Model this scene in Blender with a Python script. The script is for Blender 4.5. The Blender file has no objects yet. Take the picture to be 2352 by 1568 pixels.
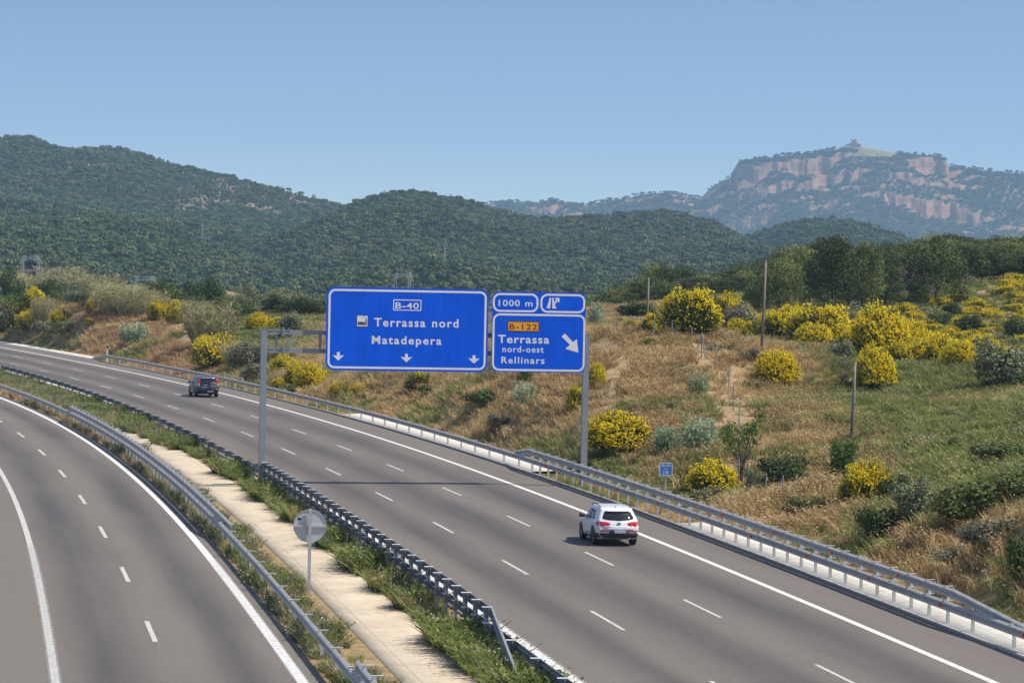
import bpy, math, random
import numpy as np
from mathutils import Vector, Matrix
random.seed(7); rng = np.random.default_rng(7)
sc = bpy.context.scene
COL = sc.collection
# ------------------------------------------------------------------ camera
F, H, YH, ROLL = 7400.0, 11.4, 595.0, 0.02
PITCH = math.atan((784 - YH) / F)
Fw = np.array([0, math.cos(PITCH), -math.sin(PITCH)])
U0 = np.array([0, math.sin(PITCH), math.cos(PITCH)]); R0 = np.array([1., 0, 0])
RT = R0 * math.cos(ROLL) + U0 * math.sin(ROLL); UP = U0 * math.cos(ROLL) - R0 * math.sin(ROLL)
cam = bpy.data.cameras.new('camera'); camo = bpy.data.objects.new('camera', cam); COL.objects.link(camo)
cam.sensor_width = 36; cam.lens = 36 * F / 2352; cam.clip_start = 1; cam.clip_end = 20000
camo.matrix_world = Matrix(((RT[0], UP[0], -Fw[0], 0), (RT[1], UP[1], -Fw[1], 0), (RT[2], UP[2], -Fw[2], H), (0, 0, 0, 1)))
sc.camera = camo
# ------------------------------------------------------------------ sky and sun
SUN_EL, SUN_AZ = math.radians(53), math.radians(99)      # azimuth clockwise from +Y
world = bpy.data.worlds.new('World'); sc.world = world; world.use_nodes = True
wn, wl = world.node_tree.nodes, world.node_tree.links
wn.clear()
sky = wn.new('ShaderNodeTexSky'); sky.sky_type = 'NISHITA'; sky.sun_disc = False
sky.sun_elevation = SUN_EL; sky.sun_rotation = SUN_AZ; sky.altitude = 400
sky.air_density = 1.0; sky.dust_density = 1.1; sky.ozone_density = 0.9
tc = wn.new('ShaderNodeTexCoord'); mp = wn.new('ShaderNodeMapping'); mp.inputs['Location'].default_value = (0, 0, 0.026)
mp.inputs['Scale'].default_value = (1, 1, 4.0)
bg = wn.new('ShaderNodeBackground'); bg.inputs['Strength'].default_value = 0.15
wo = wn.new('ShaderNodeOutputWorld')
wl.new(tc.outputs['Generated'], mp.inputs['Vector']); wl.new(mp.outputs['Vector'], sky.inputs['Vector'])
wl.new(sky.outputs['Color'], bg.inputs['Color']); wl.new(bg.outputs['Background'], wo.inputs['Surface'])
sl = bpy.data.lights.new('sun', 'SUN'); sl.energy = 5.0; sl.angle = math.radians(0.5); sl.color = (1, 0.93, 0.82)
so = bpy.data.objects.new('sun', sl); COL.objects.link(so)
SV = Vector((math.sin(SUN_AZ) * math.cos(SUN_EL), math.cos(SUN_AZ) * math.cos(SUN_EL), math.sin(SUN_EL)))
so.rotation_euler = SV.to_track_quat('Z', 'Y').to_euler(); so.location = (60, 100, 120)
vs = sc.view_settings; vs.view_transform = 'Standard'; vs.look = 'None'; vs.exposure = 0.20; vs.gamma = 1.0
sc.cycles.max_bounces = 6; sc.cycles.volume_bounces = 0; sc.cycles.transparent_max_bounces = 8
sc.cycles.use_denoising = True
# ------------------------------------------------------------------ helpers
def ray(x, y):
    return Fw + RT * ((x - 1176) / F) + UP * ((784 - y) / F)
def at(x, y, Y):                                   # point of the sight line at distance Y
    d = ray(x, y); t = Y / d[1]
    return np.array([d[0] * t, Y, H + d[2] * t])
def onz(x, y, z=0.0):
    d = ray(x, y); t = (z - H) / d[2]
    return np.array([d[0] * t, d[1] * t, z])
def tag(o, label=None, cat=None, group=None, kind=None):
    if label: o['label'] = label
    if cat: o['category'] = cat
    if group: o['group'] = group
    if kind: o['kind'] = kind
    return o
def thing(name, label, cat, loc=(0, 0, 0), rz=0.0, group=None):
    o = bpy.data.objects.new(name, None); COL.objects.link(o); o.location = loc; o.rotation_euler = (0, 0, rz)
    o.empty_display_size = 0.2
    return tag(o, label, cat, group)
def put(name, me, parent=None, loc=(0, 0, 0), rz=0.0, scale=None):
    o = bpy.data.objects.new(name, me); COL.objects.link(o); o.location = loc; o.rotation_euler = (0, 0, rz)
    if scale is not None: o.scale = scale
    if parent: o.parent = parent
    return o
def dup_tree(root, loc, rz, scale=None):
    r = root.copy(); COL.objects.link(r); r.location = loc; r.rotation_euler = (0, 0, rz)
    if scale is not None: r.scale = scale
    for ch in list(root.children):
        c = ch.copy(); COL.objects.link(c); c.parent = r
        for g in ch.children:
            d = g.copy(); COL.objects.link(d); d.parent = c
    return r
class MB:
    def __init__(s): s.v = []; s.f = []; s.m = []
    def add(s, vs, fs, m=0):
        b = len(s.v); s.v.extend([tuple(map(float, p)) for p in vs])
        for f in fs: s.f.append(tuple(i + b for i in f)); s.m.append(m)
        return s
    def box(s, c, d, rz=0.0, m=0, taper=1.0):
        cx, cy, cz = c; dx, dy, dz = d[0] / 2, d[1] / 2, d[2] / 2; co, si = math.cos(rz), math.sin(rz); vs = []
        for k in (-1, 1):
            t = taper if k > 0 else 1
            for a, b in ((-1, -1), (1, -1), (1, 1), (-1, 1)):
                x, y = a * dx * t, b * dy * t
                vs.append((cx + x * co - y * si, cy + x * si + y * co, cz + k * dz))
        return s.add(vs, [(3, 2, 1, 0), (4, 5, 6, 7), (0, 1, 5, 4), (1, 2, 6, 5), (2, 3, 7, 6), (3, 0, 4, 7)], m)
    def tube(s, pts, r, n=6, m=0, cap=True):
        pts = [Vector(p) for p in pts]; k = len(pts); rs = r if hasattr(r, '__len__') else [r] * k; vs = []
        for i, p in enumerate(pts):
            t = (pts[min(i + 1, k - 1)] - pts[max(i - 1, 0)]).normalized()
            a = t.orthogonal().normalized() if i == 0 else (a - t * a.dot(t)).normalized()
            b = t.cross(a)
            for j in range(n):
                an = 2 * math.pi * j / n; vs.append(p + a * (rs[i] * math.cos(an)) + b * (rs[i] * math.sin(an)))
        fs = [(i * n + j, i * n + (j + 1) % n, (i + 1) * n + (j + 1) % n, (i + 1) * n + j) for i in range(k - 1) for j in range(n)]
        if cap: fs += [tuple(range(n - 1, -1, -1)), tuple((k - 1) * n + j for j in range(n))]
        return s.add(vs, fs, m)
    def prism(s, poly, fn, d0, d1, m=0):           # poly in 2-D, fn(u, v, d) -> 3-D
        n = len(poly); vs = [fn(u, v, d0) for u, v in poly] + [fn(u, v, d1) for u, v in poly]
        fs = [tuple(range(n)), tuple(range(2 * n - 1, n - 1, -1))] + [(i, (i + 1) % n, (i + 1) % n + n, i + n)[::-1] for i in range(n)]
        return s.add(vs, fs, m)
    def mesh(s, name, mats, org=(0, 0, 0), smooth=False):
        me = bpy.data.meshes.new(name); o = np.array(org)
        me.from_pydata([(a - o[0], b - o[1], c - o[2]) for a, b, c in s.v], [], s.f)
        for m in (mats if isinstance(mats, (list, tuple)) else [mats]): me.materials.append(m)
        me.polygons.foreach_set('material_index', s.m)
        if smooth: me.polygons.foreach_set('use_smooth', [True] * len(s.f))
        me.update(); return me
    def obj(s, name, mats, parent=None, org=(0, 0, 0), smooth=False, loc=(0, 0, 0)):
        return put(name, s.mesh(name, mats, org, smooth), parent, loc)
def np_mesh(name, V, Fq, mats, midx=None, smooth=False):
    V = np.asarray(V, np.float32); Fq = np.asarray(Fq, np.int32); me = bpy.data.meshes.new(name); k = Fq.shape[1]
    me.vertices.add(len(V)); me.vertices.foreach_set('co', V.ravel())
    me.loops.add(Fq.size); me.loops.foreach_set('vertex_index', Fq.ravel())
    me.polygons.add(len(Fq)); me.polygons.foreach_set('loop_start', np.arange(0, Fq.size, k, dtype=np.int32))
    me.polygons.foreach_set('loop_total', np.full(len(Fq), k, np.int32))
    for m in (mats if isinstance(mats, (list, tuple)) else [mats]): me.materials.append(m)
    if midx is not None: me.polygons.foreach_set('material_index', np.asarray(midx, np.int32))
    if smooth: me.polygons.foreach_set('use_smooth', np.ones(len(Fq), bool))
    me.update(calc_edges=True); return me
def fattr(me, name, vals):
    a = me.attributes.new(name, 'FLOAT', 'POINT'); a.data.foreach_set('value', np.asarray(vals, np.float32).ravel())
def vhash(i, j, s):
    n = np.sin(i * 127.1 + j * 311.7 + s * 74.7) * 43758.5453
    return n - np.floor(n)
def vnoise(x, y, s=0):
    x = np.asarray(x, float); y = np.asarray(y, float)
    i, j = np.floor(x), np.floor(y); u, v = x - i, y - j
    u = u * u * (3 - 2 * u); v = v * v * (3 - 2 * v)
    return ((vhash(i, j, s) * (1 - u) + vhash(i + 1, j, s) * u) * (1 - v) + (vhash(i, j + 1, s) * (1 - u) + vhash(i + 1, j + 1, s) * u) * v) * 2 - 1
def fbm(x, y, o=4, s=0):
    t = 0; a = 1.0
    for k in range(o): t = t + a * vnoise(x * 2 ** k + 17.3 * k, y * 2 ** k - 9.1 * k, s + k); a *= 0.5
    return t / 1.9
def sstep(a, b, x):
    t = np.clip((np.asarray(x, float) - a) / (b - a), 0, 1); return t * t * (3 - 2 * t)
# ------------------------------------------------------------------ materials
class NT:
    def __init__(s, m): s.t = m.node_tree; s.n = s.t.nodes; s.l = s.t.links
    def new(s, k, **kw):
        n = s.n.new(k)
        for a, b in kw.items(): setattr(n, a, b)
        return n
    def link(s, a, b): s.l.new(a, b)
    def noise(s, scale, detail=3, vec=None, rough=0.55):
        n = s.new('ShaderNodeTexNoise'); n.inputs['Scale'].default_value = scale; n.inputs['Detail'].default_value = detail; n.inputs['Roughness'].default_value = rough
        if vec is None: vec = s.new('ShaderNodeNewGeometry').outputs['Position']
        s.link(vec, n.inputs['Vector']); return n.outputs['Fac']
    def ramp(s, fac, stops):
        r = s.new('ShaderNodeValToRGB'); e = r.color_ramp.elements
        while len(e) < len(stops): e.new(0.5)
        for k, (p, c) in enumerate(stops): e[k].position = p; e[k].color = (*c, 1) if len(c) == 3 else c
        s.link(fac, r.inputs['Fac']); return r.outputs['Color']
    def mix(s, fac, a, b, mode='MIX'):
        n = s.new('ShaderNodeMix', data_type='RGBA', blend_type=mode)
        for v, i in ((fac, 0), (a, 6), (b, 7)):
            if hasattr(v, 'is_linked'): s.link(v, n.inputs[i])
            else: n.inputs[i].default_value = v if i == 0 else (*v, 1)
        return n.outputs[2]
    def math(s, op, a, b=None, c=None):
        n = s.new('ShaderNodeMath', operation=op)
        for k, v in enumerate((a, b, c)):
            if v is None: continue
            if hasattr(v, 'is_linked'): s.link(v, n.inputs[k])
            else: n.inputs[k].default_value = v
        return n.outputs[0]
    def attr(s, name): return s.new('ShaderNodeAttribute', attribute_name=name).outputs['Fac']
def base(name, rough=0.7, metal=0.0):
    m = bpy.data.materials.new(name); m.use_nodes = True
    b = m.node_tree.nodes['Principled BSDF']; b.inputs['Roughness'].default_value = rough; b.inputs['Metallic'].default_value = metal
    return m, NT(m), b
def plain(name, c, rough=0.6, metal=0.0, var=0.18, scale=3.0, spec=None, coat=0.0):
    m, t, b = base(name, rough, metal)
    f = t.noise(scale, 4)
    col = t.ramp(f, [(0.3, [x * (1 - var) for x in c]), (0.7, [min(1, x * (1 + var)) for x in c])])
    t.link(col, b.inputs['Base Color'])
    if spec is not None: b.inputs['Specular IOR Level'].default_value = spec
    if coat: b.inputs['Coat Weight'].default_value = coat
    return m
def leafy(name, c1, c2, scale=1.2, trans=0.25, inst=0.5, rough=0.75):
    m, t, b = base(name, rough); b.inputs['Specular IOR Level'].default_value = 0.2
    f = t.noise(scale, 3)
    oi = t.new('ShaderNodeObjectInfo').outputs['Random']
    fac = t.math('ADD', t.math('MULTIPLY', f, 1.0 - inst * 0.6), t.math('MULTIPLY', t.math('SUBTRACT', oi, 0.3), inst * 0.6))
    col = t.ramp(fac, [(0.3, c1), (0.68, c2)])
    t.link(col, b.inputs['Base Color'])
    tr = t.new('ShaderNodeBsdfTranslucent'); t.link(col, tr.inputs['Color'])
    mx = t.new('ShaderNodeMixShader'); mx.inputs[0].default_value = trans
    out = [n for n in t.n if n.type == 'OUTPUT_MATERIAL'][0]
    t.link(b.outputs[0], mx.inputs[1]); t.link(tr.outputs[0], mx.inputs[2]); t.link(mx.outputs[0], out.inputs['Surface'])
    return m
M = {}
M['steel'] = plain('galvanised_steel', (0.42, 0.41, 0.395), 0.6, 0.0, 0.15, 2.5)
M['steel_post'] = plain('galvanised_post', (0.50, 0.50, 0.49), 0.55, 0.2, 0.15, 4)
M['gantry'] = plain('gantry_grey_paint', (0.27, 0.29, 0.31), 0.55, 0.2, 0.1, 1.5)
M['sign_back'] = plain('sign_back_aluminium', (0.50, 0.53, 0.55), 0.6, 0.0, 0.02, 2)
M['blue'] = plain('sign_blue', (0.003, 0.115, 0.82), 0.6, 0, 0.07, 0.9, 0.12)
def slats(m):
    t = NT(m); b = m.node_tree.nodes['Principled BSDF']; src = b.inputs['Base Color'].links[0].from_socket
    sp = t.new('ShaderNodeSeparateXYZ'); t.link(t.new('ShaderNodeNewGeometry').outputs['Position'], sp.inputs[0])
    ln = t.math('LESS_THAN', t.math('MODULO', sp.outputs[2], 0.175), 0.012)
    streak = t.noise(1.0, 3, None); cv = t.new('ShaderNodeCombineXYZ'); t.link(t.math('MULTIPLY', sp.outputs[0], 5.0), cv.inputs[0]); t.link(t.math('MULTIPLY', sp.outputs[2], 0.5), cv.inputs[2]); st = t.noise(1.0, 3, cv.outputs[0])
    c = t.mix(1.0, src, t.ramp(st, [(0.3, (0.86, 0.86, 0.88)), (0.7, (1.06, 1.06, 1.05))]), 'MULTIPLY')
    t.link(t.mix(t.math('MULTIPLY', ln, 0.35), c, (0.001, 0.03, 0.3)), b.inputs['Base Color'])
slats(M['blue'])
M['kmblue'] = plain('sign_light_blue', (0.015, 0.22, 0.60), 0.5, 0, 0.05, 1.2)
M['white'] = plain('sign_white', (0.80, 0.80, 0.80), 0.5, 0, 0.04, 3)
M['orange'] = plain('sign_orange', (0.90, 0.37, 0.006), 0.5, 0, 0.04, 3)
M['brown'] = plain('sign_brown_lettering', (0.11, 0.012, 0.006), 0.5, 0, 0.04, 3)
M['black'] = plain('black_paint', (0.012, 0.012, 0.012), 0.5, 0, 0.1, 3)
M['reflector'] = plain('orange_reflector', (0.75, 0.16, 0.01), 0.35, 0, 0.1, 6)
M['steel_dark'] = plain('galvanised_painted_shade', (0.20, 0.21, 0.22), 0.6, 0.0, 0.15, 2.5)  # same steel, its colour darkened to imitate shade on the median side
M['concrete'] = plain('concrete', (0.42, 0.39, 0.33), 0.85, 0, 0.14, 1.6)
M['rock'] = plain('pale_stone', (0.50, 0.48, 0.44), 0.85, 0, 0.25, 4)
M['wood'] = plain('weathered_wood', (0.21, 0.18, 0.155), 0.85, 0, 0.3, 5)
M['cable'] = plain('cable_black', (0.03, 0.03, 0.03), 0.6, 0, 0.1, 2)
M['bark'] = plain('bark', (0.11, 0.08, 0.06), 0.9, 0, 0.3, 4)
M['pylon'] = plain('pylon_steel', (0.50, 0.52, 0.54), 0.6, 0.1, 0.1, 1)

# asphalt: lat = metres from the right edge line, lon = metres along the road
def asphalt(name, c_dark, c_light, tracks, edges):
    m, t, b = base(name, 0.9); b.inputs['Specular IOR Level'].default_value = 0.3
    lat, lon = t.attr('lat'), t.attr('lon')
    cv = t.new('ShaderNodeCombineXYZ'); t.link(lat, cv.inputs[0]); t.link(t.math('MULTIPLY', lon, 0.03), cv.inputs[1])
    streak = t.noise(0.8, 4, cv.outputs[0], 0.6)
    cv2 = t.new('ShaderNodeCombineXYZ'); t.link(t.math('MULTIPLY', lat, 0.35), cv2.inputs[0]); t.link(t.math('MULTIPLY', lon, 0.045), cv2.inputs[1])
    patch = t.noise(1.0, 3, cv2.outputs[0], 0.5)
    acc = None
    for c, w in tracks:                            # polished, oil-darkened lane middles
        g = t.math('POWER', 2.718, t.math('MULTIPLY', t.math('POWER', t.math('ABSOLUTE', t.math('DIVIDE', t.math('SUBTRACT', lat, c), w)), 2.0), -1.0))
        acc = g if acc is None else t.math('ADD', acc, g)
    fac = t.math('ADD', t.math('MULTIPLY', acc, 0.62), t.math('ADD', t.math('MULTIPLY', t.math('SUBTRACT', streak, 0.5), 0.75), t.math('MULTIPLY', t.math('SUBTRACT', patch, 0.5), 0.7)))
    col = t.ramp(fac, [(0.0, c_light), (0.8, c_dark)])
    grain = t.noise(9.0, 3); grain2 = t.noise(32.0, 2)
    col = t.mix(1.0, col, t.ramp(grain, [(0.25, (0.82, 0.82, 0.82)), (0.75, (1.16, 1.16, 1.16))]), 'MULTIPLY')
    col = t.mix(1.0, col, t.ramp(grain2, [(0.25, (0.74, 0.74, 0.74)), (0.75, (1.26, 1.26, 1.26))]), 'MULTIPLY')
    t.link(col, b.inputs['Base Color'])
    bp = t.new('ShaderNodeBump'); bp.inputs['Strength'].default_value = 0.25; bp.inputs['Distance'].default_value = 0.02
    t.link(grain2, bp.inputs['Height']); t.link(bp.outputs[0], b.inputs['Normal'])
    return m
M['asph_r'] = asphalt('asphalt_right', (0.078, 0.071, 0.070), (0.168, 0.148, 0.128), [(-2.0, 1.3), (-6.0, 1.3), (-9.2, 0.9)], None)
M['asph_l'] = asphalt('asphalt_left', (0.081, 0.074, 0.072), (0.174, 0.154, 0.132), [(-1.4, 0.9), (-5.0, 1.2)], None)
def paint_mat():
    m, t, b = base('road_paint', 0.7)
    f = t.noise(6, 5, rough=0.7)
    t.link(t.ramp(f, [(0.30, (0.34, 0.33, 0.31)), (0.52, (0.74, 0.73, 0.70))]), b.inputs['Base Color']); return m
M['paint'] = paint_mat()
def paint_mat2():
    m, t, b = base('worn_road_paint', 0.75)
    f = t.noise(7, 5, rough=0.7)
    t.link(t.ramp(f, [(0.32, (0.28, 0.27, 0.25)), (0.6, (0.62, 0.61, 0.58))]), b.inputs['Base Color']); return m
M['paint_worn'] = paint_mat2()
def gutter_mat():
    m, t, b = base('gutter_concrete', 0.9)
    f = t.noise(0.5, 5, rough=0.6); g = t.noise(4, 5, rough=0.7)
    c = t.ramp(f, [(0.3, (0.44, 0.365, 0.265)), (0.7, (0.58, 0.49, 0.37))])
    c = t.mix(1.0, c, t.ramp(g, [(0.3, (0.86, 0.86, 0.86)), (0.6, (1.04, 1.04, 1.04))]), 'MULTIPLY')
    lat, lon = t.attr('lat'), t.attr('lon')
    crease = t.math('LESS_THAN', t.math('ABSOLUTE', t.math('ADD', lat, t.math('MULTIPLY', t.math('SUBTRACT', g, 0.5), 0.10))), 0.035)
    joint = t.math('LESS_THAN', t.math('ABSOLUTE', t.math('SUBTRACT', t.math('MODULO', lon, 6.0), 3.0)), 0.02)
    c = t.mix(t.math('MULTIPLY', t.math('MAXIMUM', crease, t.math('MULTIPLY', joint, 0.5)), 0.55), c, (0.22, 0.17, 0.12))
    t.link(c, b.inputs['Base Color']); return m
M['gutter'] = gutter_mat()
def verge_mat():
    m, t, b = base('pale_concrete_strip', 0.9)
    lat, lon = t.attr('lat'), t.attr('lon'); g = t.noise(3, 5, rough=0.7)
    c = t.ramp(g, [(0.3, (0.47, 0.44, 0.38)), (0.65, (0.66, 0.63, 0.57))])
    joint = t.math('LESS_THAN', t.math('ABSOLUTE', t.math('SUBTRACT', t.math('MODULO', lon, 2.0), 1.0)), 0.035)
    j2 = t.math('LESS_THAN', t.math('ABSOLUTE', t.math('SUBTRACT', t.math('MODULO', lat, 0.8), 0.4)), 0.02)
    c = t.mix(t.math('MULTIPLY', t.math('MAXIMUM', joint, j2), 0.5), c, (0.2, 0.18, 0.15))
    t.link(c, b.inputs['Base Color']); return m
M['verge'] = verge_mat()
# ------------------------------------------------------------------ road lines
CR = [2.94330819e-09, -2.78710371e-06, 5.47576256e-04, -2.06021307e-01, 2.92094574e+01]
CL = [1.36546113e-09, -2.05959920e-06, 3.92026688e-04, -1.86871966e-01, 8.97991047e+00]
def curve(c, Z, lo, hi):
    Z = np.asarray(Z, float); q = np.clip(Z, lo, hi); d = np.polyder(c)
    return np.polyval(c, q) + (Z - q) * np.polyval(d, q), np.polyval(d, q)
def RX(Z): return curve(CR, Z, 86, 376)
def LX(Z): return curve(CL, Z, 84, 246)
def rp(Z, off, fn=RX, z=0.0):
    x, s = fn(Z); n = np.sqrt(1 + s * s); Z = np.asarray(Z, float)
    return np.stack([x + off / n, Z - s * off / n, np.zeros_like(Z) + z], -1)
def roff(X, Y, fn=RX):
    x, s = fn(Y); return (X - x) / np.sqrt(1 + s * s)
# ------------------------------------------------------------------ terrain
CP = [(1720,1140,156),(2352,1330,102),(2300,1200,112),(2352,1100,125),(2352,1000,150),(2352,900,190),(2350,840,215),
 (2200,740,300),(2200,650,340),(2320,600,365),(2000,1100,148),(2000,1000,168),(2000,900,200),(2000,840,225),
 (1750,1000,172),(1750,900,195),(1750,820,222),(1750,790,235),(1550,1060,166),(1550,950,180),(1550,850,195),(1550,790,207),(1550,760,215),
 (1400,1050,172),(1400,940,183),(1400,840,196),(1400,755,212),(1200,1000,187),(1200,900,203),(1200,850,213),(1200,790,226),
 (950,940,230),(950,880,240),(900,830,252),(1000,800,262),(700,900,262),(700,850,275),(700,790,300),(600,752,330),(750,740,335),(600,752,365),
 (450,840,310),(480,800,320),(430,760,335),(400,746,350),(345,722,368),(300,800,345),(250,750,358),(200,722,368),(200,695,378),(50,770,378),(50,730,388),(50,695,398),
 (-150,690,410),(-150,720,400),(2450,1000,150),(2450,830,200),(2500,620,360),(2600,800,250),
 (1600,738,300),(1400,742,300),(1800,722,310),(2000,692,322),(2300,645,350),(2150,800,255),(1900,800,255),(1650,790,240),(2100,720,300),
 (1600,728,400),(2000,660,400),(2300,610,420),(2500,600,430),(1200,740,320),(1000,735,350),(800,748,400),(600,738,430),(1000,748,430),(1200,750,400),(450,756,400),(300,728,430),(50,690,445),(2352,628,390),(2250,640,380)]
P = [at(*c) for c in CP]
for Z in range(60, 440, 18):
    for o in (-20, -12, -4, 3, 5): P.append(rp(Z, o))
for X in (-140, -70, 0, 70, 140):
    P.append(np.array([X, 540, 0 + (3 if X > 20 else 0)]))
for Y in (60, 90): P.append(np.array([60, Y, 2.5])); P.append(np.array([110, Y, 3.0]))
for Y in (150, 250, 350): P.append(np.array([140., Y, 4 + Y / 50]))
for Y in (60, 150, 250, 350): P.append(np.array([-140., Y, 0]))
P = np.array(P)
def tps_fit(P, lam=2.0):
    n = len(P); d = np.hypot(P[:, None, 0] - P[None, :, 0], P[:, None, 1] - P[None, :, 1]) / 50
    K = np.where(d > 0, d * d * np.log(d + 1e-12), 0) + lam * 1e-3 * np.eye(n)
    Q = np.c_[np.ones(n), P[:, :2] / 50]; A = np.block([[K, Q], [Q.T, np.zeros((3, 3))]])
    return np.linalg.solve(A, np.r_[P[:, 2], 0, 0, 0])
W = tps_fit(P)
def tps(X, Y):
    X = X.ravel(); Y = Y.ravel(); out = np.empty(len(X))
    for k in range(0, len(X), 40000):
        x, y = X[k:k + 40000], Y[k:k + 40000]; d = np.hypot(x[:, None] - P[:, 0], y[:, None] - P[:, 1]) / 50
        out[k:k + 40000] = np.where(d > 0, d * d * np.log(d + 1e-12), 0) @ W[:len(P)] + W[-3] + W[-2] * x / 50 + W[-1] * y / 50
    return out
GX = np.arange(-150, 150.1, 1.0); GY = np.arange(50, 560.1, 1.0)
gx, gy = np.meshgrid(GX, GY)
gz = tps(gx, gy).reshape(gx.shape)
oR = roff(gx, gy); oL = roff(gx, gy, LX)
gz += (fbm(gx / 7, gy / 7, 4, 3) * 0.38 + fbm(gx / 1.9, gy / 1.9, 3, 9) * 0.05) * sstep(5, 12, oR)
# worn gully down the cut face
gul = at(1420, 800, 202); 
flat = 1 - sstep(4.6, 8.0, oR)
gz = gz * (1 - flat) + (-0.08) * flat
med = sstep(-15.6, -14.8, oR) * (1 - sstep(-12.9, -12.5, oR))
inmed = (oL > 0.6) & (oR < -12.2)
gz = np.where(inmed, -0.42, gz); gz = np.where((oL <= 0.6) & (oR < -12), -0.08, gz)
edge = np.maximum(sstep(470, 560, gy), np.maximum(sstep(110, 150, gx), sstep(-110, -150, gx)) * sstep(400, 500, gy))
gz = gz * (1 - edge) + (-7.5) * edge
def ghz(X, Y):
    X = np.asarray(X, float); Y = np.asarray(Y, float)
    i = np.clip((X - GX[0]) / 1.0, 0, len(GX) - 1.001); j = np.clip((Y - GY[0]) / 1.0, 0, len(GY) - 1.001)
    a, b = i.astype(int), j.astype(int); u, v = i - a, j - b
    return (gz[b, a] * (1 - u) + gz[b, a + 1] * u) * (1 - v) + (gz[b + 1, a] * (1 - u) + gz[b + 1, a + 1] * u) * v
def hit(x, y, lo=80, hi=540):
    d = ray(x, y); Y = np.arange(lo, hi, 0.25); Xs = d[0] / d[1] * Y; Zs = H + d[2] / d[1] * Y
    k = np.nonzero(Zs <= ghz(Xs, Y))[0]
    if len(k) == 0: return None
    k = k[0]; return np.array([Xs[k], Y[k], float(ghz(Xs[k], Y[k]))])
def pxof(Q):
    Q = np.asarray(Q, float) - [0, 0, H]; w = Q @ Fw
    return 1176 + F * (Q @ RT) / w, 784 - F * (Q @ UP) / w
def ground_mat():
    m, t, b = base('dry_grass_ground', 0.95); b.inputs['Specular IOR Level'].default_value = 0.1
    gr, er, rd = t.attr('green'), t.attr('earth'), t.attr('red')
    n1 = t.noise(0.35, 5, rough=0.65); n2 = t.noise(2.2, 5, rough=0.7)
    dry = t.ramp(n2, [(0.3, (0.17, 0.125, 0.060)), (0.7, (0.36, 0.275, 0.145))])
    redd = t.ramp(n2, [(0.3, (0.19, 0.118, 0.060)), (0.7, (0.38, 0.25, 0.140))])
    grn = t.ramp(n2, [(0.3, (0.115, 0.125, 0.042)), (0.7, (0.31, 0.30, 0.12))])
    ea = t.ramp(n2, [(0.3, (0.24, 0.160, 0.085)), (0.7, (0.46, 0.33, 0.19))])
    c = t.mix(rd, dry, redd)
    c = t.mix(t.math('MINIMUM', 1.0, t.math('MAXIMUM', 0.0, t.math('ADD', gr, t.math('MULTIPLY', t.math('SUBTRACT', n1, 0.5), 1.4)))), c, grn)
    c = t.mix(t.math('MINIMUM', 1.0, t.math('MAXIMUM', 0.0, t.math('MULTIPLY', er, t.math('SUBTRACT', t.math('MULTIPLY', n1, 2.6), 0.25)))), c, ea)
    t.link(c, b.inputs['Base Color']); return m
M['ground'] = ground_mat()
ny, nx = gx.shape
idx = np.arange(nx * ny).reshape(ny, nx)
quads = np.stack([idx[:-1, :-1], idx[:-1, 1:], idx[1:, 1:], idx[1:, :-1]], -1).reshape(-1, 4)
me = np_mesh('ground', np.c_[gx.ravel(), gy.ravel(), gz.ravel()], quads, M['ground'], smooth=True)
gpx, gpy = pxof(np.stack([gx, gy, gz], -1))
def blob(x, y, rx, ry): return np.exp(-((gpx - x) / rx) ** 2 - ((gpy - y) / ry) ** 2)
# where the ditch and the track of bare earth run, as a line over the ground
def seg_dist(X, Y, pts):
    d = np.full(np.shape(X), 1e9)
    for (a, b) in zip(pts[:-1], pts[1:]):
        a = np.array(a[:2]); b = np.array(b[:2]); ab = b - a; t = np.clip(((X - a[0]) * ab[0] + (Y - a[1]) * ab[1]) / (ab @ ab), 0, 1)
        d = np.minimum(d, np.hypot(X - a[0] - t * ab[0], Y - a[1] - t * ab[1]))
    return d
DITCH = [hit(*p) for p in ((1590,800),(1640,860),(1660,920),(1668,980),(1680,1060),(1710,1120))]
TRACK2 = [hit(*p) for p in ((1690,850),(1705,900),(1718,960),(1735,1040),(1745,1090))]
GULLY = [hit(*p) for p in ((1400,790),(1425,830),(1418,870),(1400,910),(1390,945))]
DIRT3 = [hit(*p) for p in ((420,745),(440,775),(445,795))]
earth = np.maximum.reduce([np.exp(-(seg_dist(gx, gy, DITCH) / 1.1) ** 2), np.exp(-(seg_dist(gx, gy, TRACK2) / 0.8) ** 2),
    1.15 * np.exp(-(seg_dist(gx, gy, GULLY) / 0.95) ** 2), np.exp(-(seg_dist(gx, gy, DIRT3) / 1.6) ** 2), 0.5 * blob(2230, 940, 40, 10), 0.8 * blob(2280, 660, 60, 40)])
green = np.clip(0.14 + 0.84 * sstep(10, 24, gx - 4) + 0.7 * sstep(-14, -30, gx) * sstep(300, 290, gy) * 0 + blob(640, 770, 90, 60) * 0.9 + blob(2250, 1050, 160, 70) * 0.5 + blob(2150, 900, 250, 50) * 0.3, 0, 1) * sstep(4, 7, oR)
green = np.where(oR > 430, 0, green) + 0.8 * sstep(255, 275, gy) * sstep(20, 30, gx)
red = 0.55 * np.clip(sstep(-22, -34, gx) + 0.35 * blob(1300, 900, 200, 80), 0, 1)
fattr(me, 'green', np.clip(green, 0, 1)); fattr(me, 'earth', earth); fattr(me, 'red', red)
tag(put('ground', me), kind='structure')
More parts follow.
